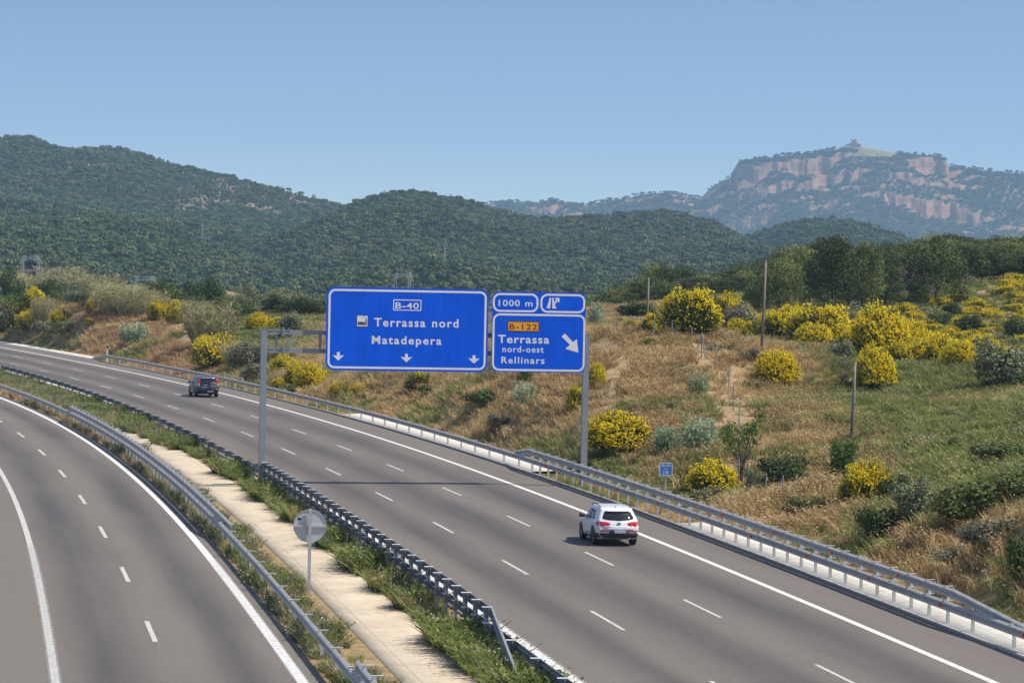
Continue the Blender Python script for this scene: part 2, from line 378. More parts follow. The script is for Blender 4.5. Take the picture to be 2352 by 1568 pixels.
# ------------------------------------------------------------------ roads and flat strips
def strip(name, fn, Zs, offs, zs, mat, lat0=0.0, parent=None):
    V = np.concatenate([rp(Zs, o, fn, z) for o, z in zip(offs, zs)]); n = len(Zs); k = len(offs)
    q = [(a * n + i, (a + 1) * n + i, (a + 1) * n + i + 1, a * n + i + 1) for a in range(k - 1) for i in range(n - 1)]
    me = np_mesh(name, V, q, mat)
    fattr(me, 'lat', np.repeat(np.array(offs) - lat0, n)); fattr(me, 'lon', np.tile(Zs * 1.025, k))
    return put(name, me, parent)
ZR = np.arange(50, 440, 1.5); ZL = np.arange(50, 300, 1.5)
roadR = tag(strip('carriageway', RX, ZR, [-12.35, 2.62], [0, 0], M['asph_r']), kind='structure')
roadL = tag(strip('carriageway', LX, ZL, [-12.5, 0.62], [0, 0], M['asph_l']), kind='structure')
def kerbstrip(fn, Zs, o0, o1, z0, z1, name):
    return tag(strip(name, fn, Zs, [o0, o0, o1, o1], [z0, z1, z1, z0], M['concrete']), kind='structure')
kerbstrip(RX, ZR, 2.625, 2.74, -0.1, 0.05, 'kerb')
def seg_strip(mb, fn, Z0, Z1, o0, o1, z, step=3.0):
    Zs = np.linspace(Z0, Z1, max(2, int((Z1 - Z0) / step) + 1)); A = rp(Zs, o0, fn, z); B = rp(Zs, o1, fn, z); n = len(Zs)
    mb.add(list(A) + list(B), [(i, n + i, n + i + 1, i + 1) for i in range(n - 1)])
def arc(fn, Z, d):                                 # Z of the point d metres farther along
    s = fn(Z)[1]; return Z + d / math.sqrt(1 + s * s)
mb = MB(); seg_strip(mb, RX, 50, 438, -0.13, 0.13, 0.005); 
tag(mb.obj('edge_line', M['paint']), kind='structure')
mb = MB(); seg_strip(mb, RX, 50, 438, -11.82, -11.52, 0.005)
Z = 60.0
while Z < 130:                                     # ribs of the rumble line
    seg_strip(mb, RX, Z, Z + 0.13, -11.9, -11.44, 0.010, 9); Z += 0.42
tag(mb.obj('edge_line', M['paint']), kind='structure')
for off, z0 in ((-4.03, 109.55), (-7.92, 106.1)):
    mb = MB(); Z = z0
    for k in range(4): Z = arc(RX, Z, -17.3)
    while Z < 430:
        Z2 = arc(RX, Z, -5.4); seg_strip(mb, RX, Z2, Z, off - 0.065, off + 0.065, 0.005); Z = arc(RX, Z, 17.3)
    tag(mb.obj('lane_line', M['paint_worn']), kind='structure')
mb = MB(); seg_strip(mb, LX, 50, 298, -0.15, 0.13, 0.005)
Z = 60.0
while Z < 120: seg_strip(mb, LX, Z, Z + 0.12, -0.2, 0.17, 0.010, 9); Z += 0.4
tag(mb.obj('edge_line', M['paint']), kind='structure')
mb = MB(); seg_strip(mb, LX, 50, 298, -6.66, -6.44, 0.005)
Z = 60.0
while Z < 125: seg_strip(mb, LX, Z, Z + 0.12, -6.72, -6.38, 0.010, 9); Z += 0.4
tag(mb.obj('edge_line', M['paint_worn']), kind='structure')
mb = MB(); Z = 99.9
for k in range(3): Z = arc(LX, Z, -17.2)
while Z < 290:
    Z2 = arc(LX, Z, -5.3); seg_strip(mb, LX, Z2, Z, -3.55, -3.40, 0.005); Z = arc(LX, Z, 17.2)
tag(mb.obj('lane_line', M['paint_worn']), kind='structure')
# median gutter: shallow V of pale concrete
Zg = np.arange(50, 246, 1.5)
gl = np.array([0.0, 1, 2, 3, 4]); 
def gut_pts(Zs):
    left = rp(Zs, 2.75, LX, -0.10); right = rp(Zs, -14.0, RX, -0.10)
    w = sstep(252, 222, Zs)[:, None]
    mid = left + (right - left) * 0.27 ; mid[:, 2] = -0.19
    right = mid + (right - mid) * (0.25 + 0.75 * w); left = mid + (left - mid) * (0.25 + 0.75 * w)
    right[:, 2] = left[:, 2] = -0.10
    return left, mid, right
l_, m_, r_ = gut_pts(Zg); n = len(Zg)
lo_, ro_ = l_.copy(), r_.copy(); lo_[:, 2] -= 0.06; ro_[:, 2] -= 0.06
V = np.concatenate([lo_, l_, m_, r_, ro_])
q = [(a * n + i, (a + 1) * n + i, (a + 1) * n + i + 1, a * n + i + 1) for a in range(4) for i in range(n - 1)]
me = np_mesh('drainage_channel', V, q, M['gutter'])
wl_ = np.linalg.norm((l_ - m_)[:, :2], axis=1); wr_ = np.linalg.norm((r_ - m_)[:, :2], axis=1)
fattr(me, 'lat', np.concatenate([-wl_, -wl_, np.zeros(n), wr_, wr_])); fattr(me, 'lon', np.tile(Zg * 1.02, 5))
tag(put('drainage_channel', me), kind='structure')
def soil(A, B, nm):
    n_ = len(A); me = np_mesh(nm, np.concatenate([A, (A + B) / 2 + [0, 0, .03], B]), [(a * n_ + i, (a + 1) * n_ + i, (a + 1) * n_ + i + 1, a * n_ + i + 1) for a in range(2) for i in range(n_ - 1)], M['ground'], smooth=True)
    fattr(me, 'green', np.full(3 * n_, .25)); fattr(me, 'earth', np.full(3 * n_, .35)); fattr(me, 'red', np.full(3 * n_, .3)); tag(put(nm, me), kind='structure')
soil(rp(Zg, .60, LX, -.06), l_ - [0, 0, .02], 'median_soil'); soil(r_ - [0, 0, .02], rp(Zg, -12.33, RX, -.06), 'median_soil')
Zf = np.arange(Zg[-1], 300, 1.5); soil(rp(Zf, .60, LX, -.06), rp(Zf, -12.33, RX, -.06), 'median_soil')
# pale concrete strips behind the right guardrail
for z0, z1, w in ((50, 141, 1.9), (172, 232, 1.7), (338, 420, 1.5)):
    Zs = np.arange(z0, z1, 1.5); k = np.linspace(0, 1, len(Zs))
    tag(strip('concrete_verge', RX, Zs, [2.76, 2.78, 2.78 + w, 2.80 + w], [-0.1, 0.03, 0.10, -0.2], M['verge']), kind='structure')
#@@PART2
# ------------------------------------------------------------------ instanced scatter (for stuff only)
def scatter(name, pts, rz, sv, pi, protos, kind='stuff', tilt=None):
    me = bpy.data.meshes.new(name); me.vertices.add(len(pts)); me.vertices.foreach_set('co', np.asarray(pts, np.float32).ravel())
    for nm, ty, key, val in (('rot', 'FLOAT_VECTOR', 'vector', np.c_[np.zeros((len(pts), 2)), rz] if tilt is None else np.c_[tilt, rz]), ('siz', 'FLOAT_VECTOR', 'vector', sv), ('pick', 'INT', 'value', pi)):
        a = me.attributes.new(nm, ty, 'POINT'); a.data.foreach_set(key, np.asarray(val, np.int32 if ty == 'INT' else np.float32).ravel())
    o = put(name, me)
    pc = bpy.data.collections.new(name + '_forms')
    for k, pm in enumerate(protos):
        po = bpy.data.objects.new('%s_form.%03d' % (name, k), pm); pc.objects.link(po)
    ng = bpy.data.node_groups.new(name + '_nodes', 'GeometryNodeTree')
    ng.interface.new_socket('Geometry', in_out='INPUT', socket_type='NodeSocketGeometry')
    ng.interface.new_socket('Geometry', in_out='OUTPUT', socket_type='NodeSocketGeometry')
    N, L = ng.nodes, ng.links
    gi, go = N.new('NodeGroupInput'), N.new('NodeGroupOutput')
    iop = N.new('GeometryNodeInstanceOnPoints'); ci = N.new('GeometryNodeCollectionInfo')
    ci.inputs['Collection'].default_value = pc; ci.inputs['Separate Children'].default_value = True; ci.inputs['Reset Children'].default_value = True
    iop.inputs['Pick Instance'].default_value = True
    def na(nm, ty):
        a = N.new('GeometryNodeInputNamedAttribute'); a.data_type = ty; a.inputs['Name'].default_value = nm
        return [s for s in a.outputs if s.enabled and s.name == 'Attribute'][0]
    e2r = N.new('FunctionNodeEulerToRotation')
    L.new(na('rot', 'FLOAT_VECTOR'), e2r.inputs[0]); L.new(e2r.outputs[0], iop.inputs['Rotation'])
    L.new(na('siz', 'FLOAT_VECTOR'), iop.inputs['Scale']); L.new(na('pick', 'INT'), iop.inputs['Instance Index'])
    L.new(gi.outputs[0], iop.inputs['Points']); L.new(ci.outputs[0], iop.inputs['Instance']); L.new(iop.outputs[0], go.inputs[0])
    md = o.modifiers.new('spread', 'NODES'); md.node_group = ng
    return tag(o, kind=kind)
def rand_unit(n):
    v = rng.normal(size=(n, 3)); return v / np.linalg.norm(v, axis=1)[:, None]
def cards(C, Nn, size, aspect=1.0, twist=None):
    """one small quad per centre C facing Nn"""
    n = len(C); a = np.cross(Nn, rand_unit(n)); a /= np.linalg.norm(a, axis=1)[:, None] + 1e-9; b = np.cross(Nn, a)
    s = np.asarray(size).reshape(-1, 1) * np.ones((n, 1)); a = a * s * aspect; b = b * s
    V = np.stack([C - a - b * 0.6, C + a * 0.2 - b, C + a + b * 0.5, C - a * 0.3 + b], 1).reshape(-1, 3)
    return V, np.arange(4 * n).reshape(n, 4)
def blob_cards(blobs, n, size, shell=0.35, jit=0.5, aspect=1.0, flat_bottom=None):
    """leaf cards through a set of ellipsoids (cx, cy, cz, rx, ry, rz)"""
    B = np.array(blobs, float); w = (B[:, 3] * B[:, 4] * B[:, 5]) ** (2 / 3); k = rng.choice(len(B), n, p=w / w.sum())
    u = rand_unit(n); r = 1 - shell * rng.random(n) ** 1.5
    C = B[k, :3] + u * r[:, None] * B[k, 3:]
    Nn = u / B[k, 3:]; Nn /= np.linalg.norm(Nn, axis=1)[:, None]; Nn = Nn + jit * rand_unit(n); Nn /= np.linalg.norm(Nn, axis=1)[:, None]
    return cards(C, Nn, size * (0.6 + 0.8 * rng.random(n)), aspect)
# ------------------------------------------------------------------ far hills
def hill_mat(name, green, scrub, rock, rock_amt=0.5):
    m, t, b = base(name, 0.95); b.inputs['Specular IOR Level'].default_value = 0.1
    bare, cliff, grass = t.attr('bare'), t.attr('cliff'), t.attr('grass')
    n1 = t.noise(0.02, 5, rough=0.65); n2 = t.noise(0.12, 4, rough=0.7)
    c = t.ramp(n2, [(0.3, green), (0.7, scrub)])
    c = t.mix(t.math('MINIMUM', 1.0, t.math('MULTIPLY', bare, t.math('ADD', 0.45, n2))), c, rock)
    # rock strata
    pos = t.new('ShaderNodeNewGeometry').outputs['Position']; sp = t.new('ShaderNodeSeparateXYZ'); t.link(pos, sp.inputs[0])
    cv = t.new('ShaderNodeCombineXYZ'); t.link(t.math('MULTIPLY', sp.outputs[0], 0.006), cv.inputs[0]); t.link(t.math('MULTIPLY', sp.outputs[2], 0.30), cv.inputs[2])
    st = t.noise(1.0, 5, cv.outputs[0], 0.7)
    rk = t.ramp(st, [(0.25, [x * 0.30 for x in rock]), (0.5, rock), (0.75, [min(1, x * 1.25) for x in rock])])
    ck = t.new('ShaderNodeCombineXYZ'); t.link(t.math('MULTIPLY', sp.outputs[0], 0.09), ck.inputs[0]); t.link(t.math('MULTIPLY', sp.outputs[2], 0.012), ck.inputs[2]); rk = t.mix(1.0, rk, t.ramp(t.noise(1.0, 4, ck.outputs[0], 0.7), [(0.36, (0.45, 0.42, 0.42)), (0.5, (1.05, 1.05, 1.05))]), 'MULTIPLY')
    c = t.mix(cliff, c, rk); c = t.mix(grass, c, (0.25, 0.22, 0.12))
    t.link(c, b.inputs['Base Color']); return m
M['hill'] = hill_mat('wooded_hillside', (0.030, 0.040, 0.020), (0.075, 0.072, 0.040), (0.24, 0.175, 0.125))
M['mountain'] = hill_mat('rocky_mountainside', (0.030, 0.048, 0.022), (0.080, 0.085, 0.042), (0.38, 0.225, 0.150))
def sil(pts, Yr, xs):
    """ridge height over X at distance Yr from a photographed skyline"""
    x = np.array([p[0] for p in pts], float); y = np.array([p[1] for p in pts], float)
    Q = np.array([at(a, b, Yr) for a, b in zip(x, y)]); return np.interp(xs, Q[:, 0], Q[:, 2])
HILLS = {}
def make_hill(name, pts, Yr, Yb, x0, x1, nx, ny, drop, lump, seed, power=1.0, back=500, mat='hill', zb=-8.0):
    Xs = np.linspace(at(x0, 0, Yr)[0], at(x1, 0, Yr)[0], nx)
    t = np.concatenate([np.linspace(0, 1, ny), 1 + np.linspace(0.03, 1, 12) * back / (Yr - Yb)])
    XX, TT = np.meshgrid(Xs, t); rid = sil(pts, Yr, Xs) - drop
    Yw = Yb + (Yr - Yb) * TT + 0.0
    prof = np.where(TT <= 1, np.clip(TT, 0, 1) ** power * (1 - 0.10 * np.sin(np.clip(TT, 0, 1) * math.pi)), 1 - ((TT - 1) * (Yr - Yb) / back) ** 1.4 * 0.5)
    Z = zb + (rid[None, :] - zb) * prof
    env = np.sin(np.clip(TT, 0, 1) * math.pi) ** 0.7 * (TT < 1)
    Z = Z + lump * env * fbm(XX / (lump * 9) + seed, Yw / (lump * 16), 4, seed)
    Z = Z - 0.6 * lump * env * np.abs(vnoise(XX / (lump * 7) + seed * 3 + Yw / (lump * 40), Yw / (lump * 60), seed + 5))
    V = np.stack([XX, Yw, Z], -1); id_ = np.arange(V.shape[0] * V.shape[1]).reshape(V.shape[:2])
    q = np.stack([id_[:-1, :-1], id_[:-1, 1:], id_[1:, 1:], id_[1:, :-1]], -1).reshape(-1, 4)
    me = np_mesh(name, V.reshape(-1, 3), q, M[mat], smooth=True)
    HILLS[seed] = (Xs, Yb + (Yr - Yb) * t, Z)
    return me, V
def hill_z(seed, X, Y):
    Xs, Ys, Z = HILLS[seed]
    i = np.clip(np.searchsorted(Xs, X) - 1, 0, len(Xs) - 2); j = np.clip(np.searchsorted(Ys, Y) - 1, 0, len(Ys) - 2)
    u = np.clip((X - Xs[i]) / (Xs[i + 1] - Xs[i]), 0, 1); v = np.clip((Y - Ys[j]) / (Ys[j + 1] - Ys[j]), 0, 1)
    return (Z[j, i] * (1 - u) + Z[j, i + 1] * u) * (1 - v) + (Z[j + 1, i] * (1 - u) + Z[j + 1, i + 1] * u) * v
# crowns of far trees: a few unlike shapes, many leaf clumps each
M['far_a'] = leafy('far_oak_leaves', (0.052, 0.095, 0.033), (0.180, 0.225, 0.075), 0.05, 0.12, 0.7)
M['far_b'] = leafy('far_pine_needles', (0.064, 0.084, 0.037), (0.195, 0.205, 0.088), 0.05, 0.12, 0.7)
def crown_form(kind, n, size):
    if kind == 'round':
        bl = [(0, 0, 0.62, 0.36, 0.36, 0.30)] + [(0.26 * math.cos(a), 0.26 * math.sin(a), 0.55 + 0.2 * rng.random(), 0.24, 0.24, 0.2) for a in rng.random(5) * 6.28]
    elif kind == 'umbrella':
        bl = [(0, 0, 0.78, 0.42, 0.42, 0.18)] + [(0.3 * math.cos(a), 0.3 * math.sin(a), 0.62 + 0.2 * rng.random(), 0.22, 0.22, 0.13) for a in rng.random(5) * 6.28]
    else:
        bl = [(0, 0, 0.40, 0.30, 0.30, 0.28), (0.03, 0, 0.70, 0.22, 0.22, 0.30)] + [(0.22 * math.cos(a), 0.22 * math.sin(a), 0.3 + 0.4 * rng.random(), 0.18, 0.18, 0.14) for a in rng.random(6) * 6.28]
    V, q = blob_cards(bl, n, size, 0.4, 0.55)
    tv = np.array([(0.03, 0, 0), (-0.015, 0.026, 0), (-0.015, -0.026, 0), (0.02, 0, 0.6), (-0.01, 0.017, 0.6), (-0.01, -0.017, 0.6)])
    tq = np.array([(0, 1, 4, 3), (1, 2, 5, 4), (2, 0, 3, 5)])
    mi = np.r_[np.zeros(len(q), int), np.ones(3, int)]
    return np.r_[V, tv], np.r_[q, tq + len(V)], mi
def forms(mat, kinds, n, size):
    out = []
    for k in kinds:
        V, q, mi = crown_form(k, n, size); out.append(np_mesh('tree_form', V, q, [M[mat], M['bark']], mi))
    return out
FORMS = forms('far_a', ['round', 'round', 'umbrella'], 190, 0.075) + forms('far_b', ['umbrella', 'tall', 'tall'], 190, 0.07)
def forest(name, seed, Y0, Y1, px_size, spacing, pine=0.5, bare=None, margin=0.12, mind=0.0):
    """trees over a hill's visible face, sized in metres"""
    Ym = Y1; X0 = at(-2352 * margin, 0, Ym)[0]; X1 = at(2352 * (1 + margin), 0, Ym)[0]
    Xs, Ys, Z = HILLS[seed]; X0 = max(X0, Xs[0]); X1 = min(X1, Xs[-1])
    gxx, gyy = np.meshgrid(np.arange(X0, X1, spacing), np.arange(Y0, Y1 + 40, spacing * 1.15))
    x = (gxx + (rng.random(gxx.shape) - 0.5) * spacing * 1.1).ravel(); y = (gyy + (rng.random(gxx.shape) - 0.5) * spacing * 1.1).ravel()
    z = hill_z(seed, x, y); px, py = pxof(np.stack([x, y, z], -1))
    k = (px > -2352 * margin) & (px < 2352 * (1 + margin)) & (py < 900)
    if bare is not None: k &= rng.random(len(x)) > bare(x, y, px, py)
    x, y, z, px, py = x[k], y[k], z[k], px[k], py[k]
    s = px_size * (0.5 + 1.0 * rng.random(len(x)) ** 1.6) * (1 + 0.25 * fbm(x / 60, y / 60, 3, seed))
    pick = np.where(rng.random(len(x)) < np.clip(pine + 0.5 * fbm(x / 90, y / 140, 3, seed + 20), 0.03, 0.97), rng.integers(3, 6, len(x)), rng.integers(0, 3, len(x)))
    sv = np.c_[s * (0.9 + 0.3 * rng.random(len(x))), s * (0.9 + 0.3 * rng.random(len(x))), s * (0.75 + 0.5 * rng.random(len(x)))]
    return scatter(name, np.c_[x, y, z - 0.12 * s], rng.random(len(x)) * 6.28, sv, pick, FORMS)
def gb(px, py, x, y, rx, ry): return np.exp(-((px - x) / rx) ** 2 - ((py - y) / ry) ** 2)
def hill_attrs(me, V, bare=None, cliff=None, grass=None):
    n = len(me.vertices); z = np.zeros(n)
    for nm, a in (('bare', bare), ('cliff', cliff), ('grass', grass)): fattr(me, nm, z if a is None else a)
# left mountain shoulder
SKY_L = [(-700,330),(-300,340),(-120,325),(0,318),(60,312),(100,325),(130,337),(160,343),(200,341),(260,341),(330,352),(400,377),(460,390),(520,402),(580,417),(640,432),(690,442),(740,460),(790,476),(900,500),(1000,540),(1200,600),(1600,650)]
me, V = make_hill('hill', SKY_L, 2600, 1150, -500, 1500, 220, 150, 3.0, 22, 1, 1.0)
px, py = pxof(V.reshape(-1, 3))
def bareL(x, y, px, py):
    n = fbm(x / 25, y / 35, 3, 41)
    a = 0.9 * gb(px, py, 245, 375, 55, 12) + 0.7 * gb(px, py, 470, 360, 60, 8) * 0 + 0.95 * gb(px, py, 560, 450, 190, 45) + 0.6 * gb(px, py, 480, 480, 120, 25) + 0.7 * gb(px, py, 700, 465, 50, 18) + 0.6 * gb(px, py, 270, 345, 45, 8) + 0.35 * gb(px, py, 350, 410, 150, 30) + 0.5 * gb(px, py, 50, 330, 30, 10)
    return np.clip(a * (0.55 + 1.3 * n), 0, 0.9)
hill_attrs(me, V, np.clip(bareL(V[..., 0].ravel(), V[..., 1].ravel(), px, py) * 1.3, 0, 1)); tag(put('hill', me), kind='structure')
forest('forest', 1, 1500, 2600, 4.0, 3.4, 0.35, bareL)
# middle rounded hill
SKY_M = [(300,640),(600,580),(700,520),(760,488),(790,472),(830,455),(880,442),(930,436),(1000,444),(1060,456),(1130,476),(1200,491),(1260,500),(1300,499),(1400,490),(1490,482),(1560,486),(1640,507),(1700,541),(1750,568),(1850,610),(2000,640),(2352,660),(2700,660)]
me, V = make_hill('hill', SKY_M, 2000, 950, 150, 2750, 220, 140, 3.4, 18, 2, 0.95)
hill_attrs(me, V); tag(put('hill', me), kind='structure')
forest('forest', 2, 960, 2000, 3.4, 2.75, 0.6)
# wooded knoll right of centre
SKY_N = [(1400,640),(1600,590),(1700,548),(1780,522),(1850,507),(1920,502),(1990,512),(2060,538),(2130,565),(2250,600),(2500,640)]
me, V = make_hill('hill', SKY_N, 2300, 1500, 1300, 2600, 140, 110, 3.2, 9, 3, 0.9)
hill_attrs(me, V); tag(put('hill', me), kind='structure')
forest('forest', 3, 1750, 2300, 4.0, 3.4, 0.3)
# nearer, lower wooded ridge on the left
SKY_F = [(-700,520),(-200,512),(0,508),(67,505),(140,496),(234,488),(334,505),(400,527),(468,552),(540,572),(602,595),(690,625),(769,652),(900,680),(1100,700),(1500,700),(2800,690)]
me, V = make_hill('hill', SKY_F, 1450, 720, -500, 2800, 200, 120, 4.0, 8, 4, 0.85)
hill_attrs(me, V); tag(put('hill', me), kind='structure')
forest('forest', 4, 760, 1450, 3.6, 2.7, 0.6)
# flat valley floor out to the horizon
mb = MB(); mb.add([(-9000, -400, -9), (9000, -400, -9), (9000, 12000, -9), (-9000, 12000, -9)], [(0, 1, 2, 3)])
mev = mb.mesh('valley_floor', M['hill']); hill_attrs(mev, None); tag(put('valley_floor', mev), kind='structure')
# ------------------------------------------------------------------ table mountain with cliff bands
SKY_P = [(300,500),(800,480),(1000,470),(1140,464),(1180,460),(1230,466),(1262,457),(1300,464),(1345,468),(1390,458),(1440,452),(1480,442),(1530,438),(1570,446),(1610,452),(1628,432),(1655,414),(1680,403),(1691,392),(1693,373),(1705,366),(1740,361),(1800,354),(1830,350),(1870,347),(1905,342),(1935,336),(1960,333),(1985,335),(2020,341),(2070,350),(2110,351),(2150,353),(2172,362),(2182,378),(2230,384),(2300,392),(2352,395),(2600,420),(3000,460)]
YP = 6000.
nxp = 900; Xs = np.linspace(at(850, 0, YP)[0], at(2750, 0, YP)[0], nxp)
rid = sil(SKY_P, YP, Xs) - 3.0
pxc = np.array([pxof(np.array([x, YP, 100.]))[0] for x in Xs])
d = np.concatenate([np.linspace(-160, -4, 10), np.arange(0, 330, 2.6), np.linspace(335, 1100, 40)])   # distance in front of the rim
XX, DD = np.meshgrid(Xs, d); kk_ = np.hanning(91); kk_ /= kk_.sum(); rid_s = np.convolve(np.pad(rid, 45, mode='edge'), kk_, 'valid'); RI = rid[None, :] + (rid_s - rid)[None, :] * sstep(6, 60, DD)
but = 20 * fbm(XX / 28, DD * 0 + 1.5, 3, 51) + 20 * vnoise(XX / 75, DD * 0, 55)        # buttresses and gullies
D2 = DD + but
def ramp01(a, b, x): return np.clip((x - a) / (b - a), 0, 1)
PC = pxc[None, :] * np.ones_like(DD)
inm = sstep(1600, 1700, PC)                                                       # the main block
amp1 = inm * (1 - sstep(2150, 2260, PC)) * np.clip(0.75 + 0.9 * vnoise(XX / 55, 0 * XX + 3, 60), 0.0, 1.0)
amp2 = sstep(1560, 1640, PC) * np.clip(0.75 + 0.9 * vnoise(XX / 60, 0 * XX + 9, 61), 0, 1) * (1 - 0.6 * sstep(2050, 2200, PC))
amp3 = np.maximum(sstep(2000, 2080, PC), 0.6 * sstep(1600, 1680, PC) * sstep(0.1, 0.4, vnoise(XX / 70, 0 * XX + 8, 66))) * np.clip(0.75 + 0.8 * vnoise(XX / 50, 0 * XX + 4, 62), 0.1, 1)
ampq = (1 - inm) * np.clip(0.65 + 1.0 * vnoise(XX / 60, 0 * XX + 5, 63), 0, 1)
cl1 = ramp01(14, 22, D2); cl2 = ramp01(112, 119, D2 + 6 * vnoise(XX / 20, 0 * XX, 71)); cl3 = ramp01(215, 223, D2 + 8 * vnoise(XX / 18, 0 * XX, 72)); clb = ramp01(20, 60, D2)
slope = np.interp(DD, [-160, 0, 14, 110, 240, 330, 700, 1100], [26, 0, 4, 36, 96, 124, 205, 275]) 
slope = np.where(DD < 0, slope * (1 - 0.3 * inm), slope)
Zm = RI - slope - inm * 3
Zm = Zm - amp1 * (30 * cl1 * (1 - 0.75 * ramp01(60, 108, DD)) + 8 * ramp01(22, 60, D2) * (1 - ramp01(60, 108, DD))) - amp2 * 15 * cl2 * (1 - ramp01(140, 200, DD)) - amp3 * 26 * cl3 * (1 - 0.8 * ramp01(240, 330, DD)) - ampq * 14 * ramp01(10, 15, D2) * (1 - ramp01(50, 100, DD))
Zm = Zm + 3.0 * fbm(XX / 8, DD / 6, 3, 80) * sstep(5, 30, DD)
sq = 7.5 + 2.5 * vnoise(XX / 120, DD / 200, 84); ph = Zm / sq + 0.35 * vnoise(XX / 40, DD / 80, 85); fr = ph - np.floor(ph); step_ = (np.floor(ph) + sstep(0.55, 1.0, fr)) * sq - 0.35 * sq * vnoise(XX / 40, DD / 80, 85)
Zm = np.where((DD > 8) & (DD < 330), Zm * 0.35 + step_ * 0.65, Zm) + 6 * fbm(XX / 45, DD / 60, 3, 81) * sstep(30, 120, DD)
Zm = np.where(DD < 0, RI - 0.25 * np.abs(DD) * 0.35, Zm); Zm = np.maximum(Zm, -9)
YY = YP - DD
V = np.stack([XX, YY, Zm], -1); id_ = np.arange(V.shape[0] * V.shape[1]).reshape(V.shape[:2])
q = np.stack([id_[:-1, :-1], id_[1:, :-1], id_[1:, 1:], id_[:-1, 1:]], -1).reshape(-1, 4)
me = np_mesh('mountain', V.reshape(-1, 3), q, M['mountain'], smooth=False)
gzx = np.gradient(Zm, axis=1) / np.gradient(XX, axis=1); gzy = np.gradient(Zm, axis=0) / np.gradient(DD, axis=0)
steep = np.hypot(gzx, gzy)
cl = sstep(0.95, 1.5, steep)
ledge = sstep(0.06, 0.34, fbm(XX / 40, DD / 14, 3, 90) * 0.9 + 0.25 * amp1 * gb(PC, D2, PC, 70, 1, 35)) * inm
cl = np.clip(np.maximum(cl, 0.85 * ledge * (DD > 20) * (DD < 320)), 0, 1)
cl = np.maximum(cl, 0.8 * sstep(0.1, 0.4, fbm(XX / 50, DD / 12, 3, 92)) * (1 - inm) * (DD > 5) * (DD < 90))
PXm, PYm = pxof(V)
gr = sstep(0.35, 0.6, gb(PXm, DD, 2005, 6, 62, 26) * 1.2) * (DD < 40)
hill_attrs(me, V, np.zeros(V.shape[0] * V.shape[1]), (cl * (1 - gr)).ravel(), gr.ravel())
tag(put('mountain', me), kind='structure')
# trees on the mountain wherever it is not bare rock
nT = 42000
i = rng.integers(0, nxp, nT); wd = np.clip(np.gradient(d), 0.1, 8); wd[d < -20] = 0; j = rng.choice(len(d), nT, p=wd / wd.sum())
bad = (cl[j, i] > 0.35) | (gr[j, i] > 0.3) | (rng.random(nT) < 0.25 * (fbm(XX[j, i] / 60, DD[j, i] / 60, 3, 95) > 0.1))
i, j = i[~bad], j[~bad]
pt = V[j, i] + np.c_[(rng.random(len(i)) - 0.5) * 3, (rng.random(len(i)) - 0.5) * 3, np.full(len(i), -1.0)]
s = 5.0 + 5.0 * rng.random(len(i)) ** 1.5
scatter('forest', pt, rng.random(len(i)) * 6.28, np.c_[s, s, s * (0.6 + 0.3 * rng.random(len(i)))], rng.integers(0, 5, len(i)), FORMS)
# monastery on the summit
M['mon_wall'] = plain('old_masonry', (0.44, 0.34, 0.28), 0.9, 0, 0.2, 0.6); M['mon_roof'] = plain('old_tiles', (0.26, 0.16, 0.12), 0.9, 0, 0.2, 0.6)
q0 = at(1963, 334, 5992); mz = float(rid[np.argmin(abs(Xs - q0[0]))]) - 1.5
mon = thing('monastery', 'ruddy stone monastery with a bell tower on the mountain summit', 'monastery', (q0[0], 5992, mz))
S = 0.75 * 6000 / F
mb = MB(); mb.box((-2 * S, 0, 3.5), (27 * S, 10, 7.5)); mb.obj('wall', M['mon_wall'], mon)
mb = MB(); mb.box((15 * S, -1, 3.2), (8 * S, 8, 6.2)); mb.obj('annex', M['mon_wall'], mon)
mb = MB(); mb.box((-8.6 * S, 2, 9.5), (2.4 * S, 3, 11)); mb.add([(-9.8 * S, .5, 15), (-7.4 * S, .5, 15), (-7.4 * S, 3.5, 15), (-9.8 * S, 3.5, 15), (-8.6 * S, 2, 16.5)], [(0, 1, 4), (1, 2, 4), (2, 3, 4), (3, 0, 4)]); mb.obj('bell_tower', M['mon_wall'], mon)
mb = MB(); mb.box((-1 * S, 3, 9.5), (15 * S, 8, 5.5)); nv = mb.obj('nave', M['mon_wall'], mon)
mb = MB(); mb.add([(-9 * S, -1.4, 12.2), (7 * S, -1.4, 12.2), (7 * S, 7.4, 12.2), (-9 * S, 7.4, 12.2), (-9 * S, 3, 14), (7 * S, 3, 14)], [(0, 1, 5, 4), (2, 3, 4, 5), (0, 4, 3), (1, 2, 5), (3, 2, 1, 0)]); mb.obj('roof', M['mon_roof'], nv)
mb = MB(); mb.box((2 * S, 0, 11.5), (4 * S, 5, 8), taper=0.7); mb.obj('apse', M['mon_wall'], mon)
for k in range(5): mb = MB(); mb.box((-12 * S + k * 5 * S, -5.02, 4.5), (1.2 * S, 0.2, 2)); mb.obj('window', M['black'], mon)
